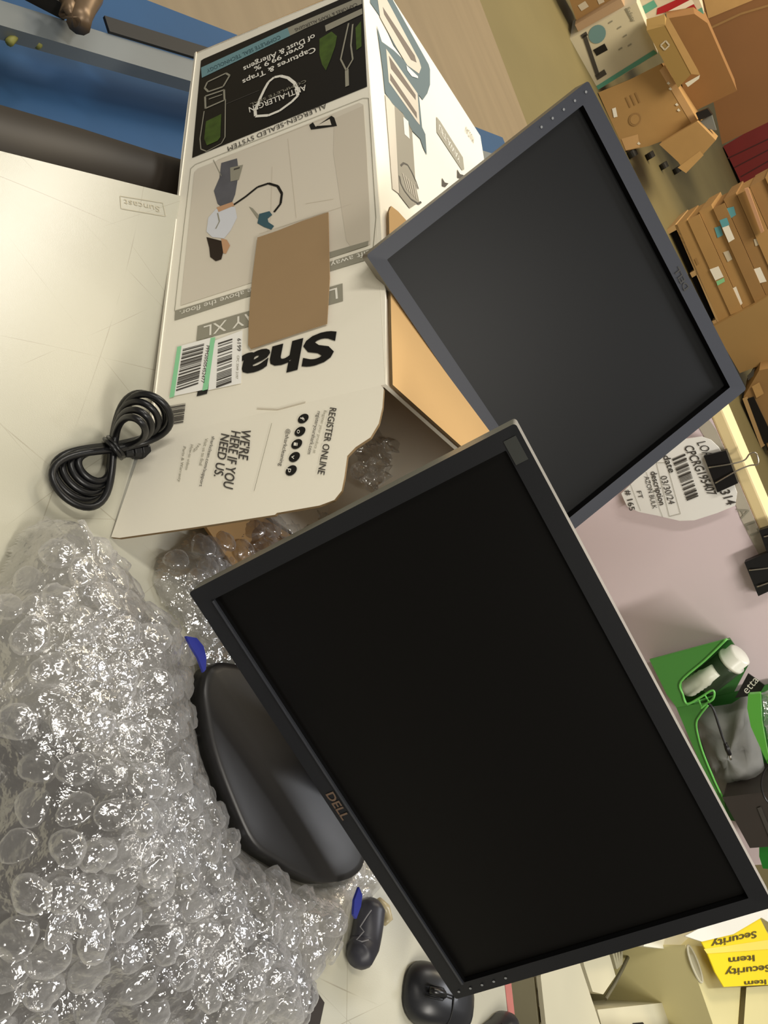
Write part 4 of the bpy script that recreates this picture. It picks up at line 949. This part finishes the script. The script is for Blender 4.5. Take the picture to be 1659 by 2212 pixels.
# ------------------------------------------------------------------ far cartons on the hall floor
def vplane(pxa, pxb, z=FZ):
    a, b = P(*pxa, z), P(*pxb, z); d_ = (b-a).normalized(); return Pl(a, Vector((d_.y, -d_.x, 0)))
def fcarton(name, label, cat, pl, q, depth, m, prints=None, e=0., group=None, side=None):
    g = MB(); pts = pl.pts(q, e); bk_ = -Vector((pl.n.x, pl.n.y, 0)).normalized()*depth
    g.prism(pts, bk_, m, side or m)
    if prints: prints(g, Pl(pl.o+pl.n*e, pl.n))
    return tag(g.build(name), label, cat, group)
v1 = vplane((1231, 84), (1292, 193))
teal_m = mat('teal print', rgb(92, 164, 146), .5)
def pr_white(g, pl):
    pl.poly(g, [(1292, 194), (1288, 186), (1412, 108), (1420, 115)], teal_m, .004)
    pl.line(g, [(1262, 76), (1292, 165)], .035, ink_soft, .006); pl.line(g, [(1256, 80), (1268, 72)], .035, ink_soft, .006); pl.line(g, [(1288, 168), (1308, 155)], .05, ink_soft, .006)
    pl.poly(g, [(1281, 108), (1306, 94), (1313, 108), (1289, 121)], ink, .006)
    pl.disc(g, 1290, 74, .075, ink_teal, .006); pl.line(g, [(1351, 18), (1366, 46)], .012, ink_grey, .006)
    for x, y in ((1334, 62), (1346, 80), (1336, 108), (1356, 100), (1315, 50)): pl.line(g, [(x, y), (x+8, y-5)], .012, ink_grey, .006)
    pl.text(g, 'Safety', (1352, 18), (1366, 48), (8, -4), ink_grey, .007)
fcarton('appliance_carton', 'white and teal printed carton on the floor above the rear monitor', 'box', v1, [(1231, 84), (1292, 194), (1421, 116), (1375, 5)], .5, mat('dingy white card', rgb(214, 206, 182), .7, var=.06), pr_white, side=mat('light top', rgb(220, 214, 196), .7))
v2 = vplane((1292, 205), (1350, 326))
def pr_tape(g, pl):
    tm = mat('shiny brown tape', rgb(206, 166, 118), .2, spec=.8)
    pl.poly(g, [(1424, 152), (1436, 140), (1516, 275), (1504, 284)], tm, .004); pl.poly(g, [(1342, 300), (1378, 290), (1382, 318), (1352, 325)], tm, .004)
    pl.disc(g, 1371, 258, .055, kraft_dk, .006); pl.disc(g, 1371, 258, .04, kraft_md, .008); pl.poly(g, [(1322, 235), (1330, 232), (1334, 252), (1326, 254)], paper, .006)
    for k in range(3): pl.line(g, [(1352+k*10, 210-k*5), (1362+k*10, 232-k*5)], .012, kraft_dk, .006)
    for x, y in ((1444, 180), (1448, 192), (1462, 226), (1466, 238), (1380, 310), (1454, 150)): pl.poly(g, [(x-4, y), (x, y-4), (x+4, y+1), (x, y+3)], ink_glint_white, .008)  # small white marks painted as highlights on the tape
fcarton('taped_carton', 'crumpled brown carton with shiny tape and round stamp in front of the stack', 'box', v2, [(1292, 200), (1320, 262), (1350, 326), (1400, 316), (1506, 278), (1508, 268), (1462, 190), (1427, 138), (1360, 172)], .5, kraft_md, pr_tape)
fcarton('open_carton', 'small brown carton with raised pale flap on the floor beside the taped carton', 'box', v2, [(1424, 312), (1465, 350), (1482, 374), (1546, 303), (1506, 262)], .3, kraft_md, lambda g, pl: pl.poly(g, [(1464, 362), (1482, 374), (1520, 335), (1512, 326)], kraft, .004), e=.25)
fcarton('flat_carton', 'narrow olive brown carton with square mark leaning on the stack', 'box', v1, [(1397, 66), (1465, 190), (1493, 160), (1437, 55)], .3, mat('olive kraft', rgb(160, 132, 78), .85), lambda g, pl: (pl.line(g, [(1427, 98), (1438, 88), (1446, 98), (1436, 108)], .012, ink_pale, .006, True), pl.poly(g, [(1437, 55), (1493, 160), (1512, 162), (1507, 150), (1441, 32)], kraft, .004), pl.poly(g, [(1486, 188), (1510, 170), (1512, 162), (1480, 180)], ink_glint_white, .005)), e=.35)
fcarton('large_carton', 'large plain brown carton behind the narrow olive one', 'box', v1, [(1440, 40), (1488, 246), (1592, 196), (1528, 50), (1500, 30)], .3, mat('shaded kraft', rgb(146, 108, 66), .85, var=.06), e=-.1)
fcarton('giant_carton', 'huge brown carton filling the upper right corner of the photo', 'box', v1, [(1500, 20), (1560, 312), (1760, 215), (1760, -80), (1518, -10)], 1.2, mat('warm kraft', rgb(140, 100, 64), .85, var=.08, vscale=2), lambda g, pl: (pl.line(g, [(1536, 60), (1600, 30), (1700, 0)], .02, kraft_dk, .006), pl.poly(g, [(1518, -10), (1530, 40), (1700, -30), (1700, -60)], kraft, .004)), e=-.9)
def pr_tr(g, pl):
    pl.poly(g, [(1376, 20), (1384, 36), (1420, 14), (1412, 0)], teal_m, .004); pl.poly(g, [(1460, 50), (1464, 62), (1520, 30), (1516, 16)], teal_m, .004)
    pl.poly(g, [(1418, 32), (1440, 26), (1505, -6), (1490, -14), (1420, 18)], mat('red print', rgb(170, 30, 40), .5), .005); pl.poly(g, [(1444, 40), (1452, 48), (1505, 20), (1498, 8)], MATS['red print'], .005); pl.poly(g, [(1440, 26), (1446, 36), (1500, 8), (1494, -2)], ink_glint_white, .006)
fcarton('shoe_carton', 'flat carton printed red, white and teal lying behind the appliance carton', 'box', v1, [(1370, 8), (1382, 40), (1410, 42), (1440, 30), (1462, 64), (1522, 28), (1500, -25), (1400, -25)], .35, mat('pale card', rgb(210, 200, 180), .7), pr_tr, e=-.3)
fcarton('shipping_carton', 'brown carton with white labels behind the white one at the top edge', 'box', v1, [(1228, -6), (1246, 46), (1330, 4), (1330, -40), (1235, -50)], .5, kraft_dk, lambda g, pl: (pl.poly(g, [(1248, 12), (1264, 2), (1272, 14), (1256, 24)], ink_pale, .004), pl.poly(g, [(1290, 0), (1302, -6), (1306, 4), (1294, 10)], ink_pale, .004)), e=-.2)
fcarton('pink_carton', 'dusty pink carton wedged between the brown and white cartons', 'box', v1, [(1242, 54), (1254, 78), (1352, 20), (1340, -4)], .4, mat('dusty pink card', rgb(176, 148, 120), .8), e=-.08)
# dolly castors under the taped carton
for i, (x, y, lb) in enumerate(((1366, 332, 'black castor at the near left under the cartons'), (1404, 336, 'black castor in the middle under the cartons'), (1434, 358, 'black castor nearest under the small open carton'), (1462, 368, 'black castor at the tip of the small open carton'))):
    g = MB(); c = P(x, y, FZ+.04); g.tube([c-v2.n.cross(Vector((0, 0, 1)))*.03, c+v2.n.cross(Vector((0, 0, 1)))*.03], .045, mat('castor black', rgb(20, 18, 16), .6), 16); tag(g.build('castor', smooth=False), lb, 'castor', 'castors under the cartons')
g = MB(); g.prism(v2.pts([(1505, 242), (1530, 232), (1540, 246), (1512, 258)], .05), v2.n*.1, ink); g.prism(v2.pts([(1512, 262), (1538, 246), (1548, 280), (1525, 276)], .05), v2.n*.06, steel); tag(g.build('cart_bracket'), 'small black and grey cart bracket against the big brown cartons', 'bracket')
# red racking
vr = vplane((1560, 318), (1612, 440))
fcarton('red_cabinet', 'dark red metal cabinet standing behind the cartons at the right edge', 'cabinet', vr, [(1562, 316), (1590, 372), (1612, 420), (1760, 350), (1740, 210)], .8, mat('dark red paint', rgb(122, 22, 26), .5, var=.15, vscale=3), lambda g, pl: [pl.line(g, [(1572+k*14, 342+k*20), (1740, 262+k*20)], .02, mat('red seam', rgb(70, 12, 16), .6), .006) for k in range(3)])
# pallet with stacked flat cartons
vp = vplane((1441, 498), (1537, 705))
pal = thing('pallet', 'wooden pallet with dark fork gaps carrying the stack of flat cartons', 'pallet', P(1490, 600, FZ))
wood = mat('pale pallet wood', rgb(190, 158, 112), .8)
g = MB()
def band(f0, f1): # strip between two offsets of the pallet front, in photo position fractions along the up direction
    A0, A1, B0, B1 = (1441, 498), (1537, 705), (1462, 488), (1548, 694)
    return A0, A1, B0, B1
bkp = -Vector((vp.n.x, vp.n.y, 0)).normalized()
for q in ([(1439, 497), (1444, 506), (1466, 494), (1459, 484)], [(1490, 590), (1495, 600), (1508, 592), (1502, 583)], [(1538, 694), (1543, 704), (1552, 699), (1547, 690)]):
    g = MB(); g.prism(vp.pts(q), bkp*1., wood); g.build('block', pal)
g = MB(); g.prism(vp.pts([(1444, 504), (1492, 596), (1538, 698), (1550, 694), (1506, 586), (1462, 490)], -.12), bkp*.8, mat('gap shade black', rgb(14, 10, 7), .9)); g.build('fork_gap_shade', pal)  # solid black fill painting the shade inside the fork openings
g = MB(); g.prism(vp.pts([(1458, 487), (1549, 697), (1553, 695), (1463, 485)]), bkp*1., wood); g.build('deck_board', pal)
def lerp2(a, b, t): return (a[0]+(b[0]-a[0])*t, a[1]+(b[1]-a[1])*t)
Lc = [(1460, 486), (1486, 472), (1508, 460), (1540, 452), (1562, 446), (1590, 440), (1620, 428), (1660, 405), (1700, 388)]
Rc = [(1550, 697), (1577, 682), (1606, 672), (1632, 660), (1655, 648), (1682, 636), (1706, 624), (1740, 600), (1775, 585)]
names = ['lowest', 'second', 'third', 'fourth', 'fifth', 'sixth', 'seventh', 'topmost']
stk = [kraft_md, kraft_md, kraft_md, kraft_dk, kraft_dk, kraft_md, kraft_dk, kraft_md]
STK = [([(1533, 582), (1552, 575), (1563, 598), (1545, 606)], paper), ([(1547, 608), (1564, 600), (1566, 608), (1550, 617)], label_green), ([(1500, 560), (1504, 557), (1510, 570), (1506, 573)], kraft_dk),
       ([(1543, 492), (1556, 488), (1562, 508), (1550, 514)], mat('sky label', rgb(96, 168, 186), .5)), ([(1580, 624), (1590, 619), (1604, 655), (1596, 664)], paper), ([(1560, 492), (1574, 486), (1587, 516), (1574, 524)], paper),
       ([(1554, 476), (1570, 470), (1576, 486), (1560, 492)], mat('sky label', rgb(96, 168, 186), .5)), ([(1562, 545), (1574, 541), (1582, 560), (1572, 566)], ink_pale), ([(1570, 450), (1585, 446), (1590, 464), (1578, 472)], mat('sky label', rgb(96, 168, 186), .5)),
       ([(1626, 582), (1642, 577), (1656, 608), (1640, 612)], paper), ([(1628, 517), (1638, 514), (1641, 528), (1632, 532)], ink_pale)]
def pr_st(i):
    def f(g, pl):
        for L_, m_ in STK:
            c = vp(sum(a for a, b in L_)/4, sum(b for a, b in L_)/4)
            if zs[i] <= c.z < zs[i+1]:
                ok = [p for p in vp.pts(L_)]; 
                if min(p.z for p in ok) > zs[i]-.03 and max(p.z for p in ok) < zs[i+1]+.03: pl.poly(g, L_, m_, .006)
    return f
zs = [(vp(*Lc[i]).z+vp(*Rc[i]).z)/2 for i in range(9)]
zs = [zs[0]+(zs[8]-zs[0])*k/8*.5+(z-zs[0])*.5 for k, z in enumerate(sorted(zs))]
sa = vp(*Lc[0]); sd_ = vp(*Rc[0])-sa; sd_.z = 0; slen = sd_.length; sdir = sd_/slen
for i in range(8):
    o_ = (0, .015, -.01, .02)[i % 4]; z0_, z1_ = zs[i]+.002, zs[i+1]-.002
    tl_ = (0, .012, -.01, .03, .0, .02, .01, .0)[i]; tr_ = slen-(0, .02, .0, .03, .01, .0, .04, .02)[i]
    A_ = Vector((sa.x, sa.y, z0_))+sdir*tl_; g = MB(); fn_ = Vector((vp.n.x, vp.n.y, 0)).normalized()
    g.box(A_+fn_*o_, sdir*(tr_-tl_), -fn_*1.0, (0, 0, z1_-z0_), stk[i]); pr_st(i)(g, Pl(vp.o+fn_*o_, vp.n))
    tag(g.build('flat_carton'), 'flat brown carton, %s in the stack on the far pallet' % names[i], 'box', 'cartons stacked on the far pallet')
g = MB(); g.prism(vp.pts([(1608, 408), (1616, 406), (1650, 500), (1644, 504)], .1), bkp*.05, mat('pinkish batten', rgb(196, 152, 120), .7)); tag(g.build('wooden_batten'), 'pale wooden batten leaning on top of the far stack', 'batten')
# brown board and second stack at right edge
vq = vplane((1545, 700), (1612, 838))
fcarton('leaning_carton', 'broad plain tan carton between the stack and the open carton at right', 'box', vq, [(1540, 706), (1598, 806), (1640, 790), (1760, 730), (1740, 590), (1620, 664)], .1, mat('tan board', rgb(172, 140, 92), .85, var=.06, vscale=3), e=.3)
vs_ = vplane((1590, 850), (1660, 1000))
fcarton('open_carton', 'brown open carton with torn flaps on the second pallet at the right edge', 'box', vs_, [(1606, 858), (1622, 870), (1662, 975), (1760, 930), (1740, 780), (1640, 800), (1625, 826)], .6, kraft_dk, lambda g, pl: (pl.poly(g, [(1624, 835), (1640, 826), (1650, 850), (1634, 860)], kraft, .02), pl.poly(g, [(1614, 812), (1630, 795), (1628, 812), (1616, 822)], ink_soft, .02)))
pal2 = thing('pallet', 'second wooden pallet with dark gaps at the right photo edge', 'pallet', P(1640, 930, FZ))
g = MB(); bk2 = -Vector((vs_.n.x, vs_.n.y, 0)).normalized(); g.prism(vs_.pts([(1614, 862), (1628, 858), (1672, 950), (1650, 960)], .03), bk2*.02, MATS['gap shade black']); g.build('fork_gap_shade', pal2)  # flat black strip painted for the shade in the gap
g = MB(); g.prism(vs_.pts([(1604, 862), (1614, 858), (1652, 962), (1644, 968)], .03), bk2*.02, wood); g.build('deck_board', pal2)
g = MB(); g.prism(vs_.pts([(1622, 985), (1760, 940), (1760, 1060), (1650, 1070), (1640, 1010)], -.2), bk2*.4, kraft_dk); tag(g.build('carton'), 'brown carton behind the raised clip handle at the right edge', 'box')
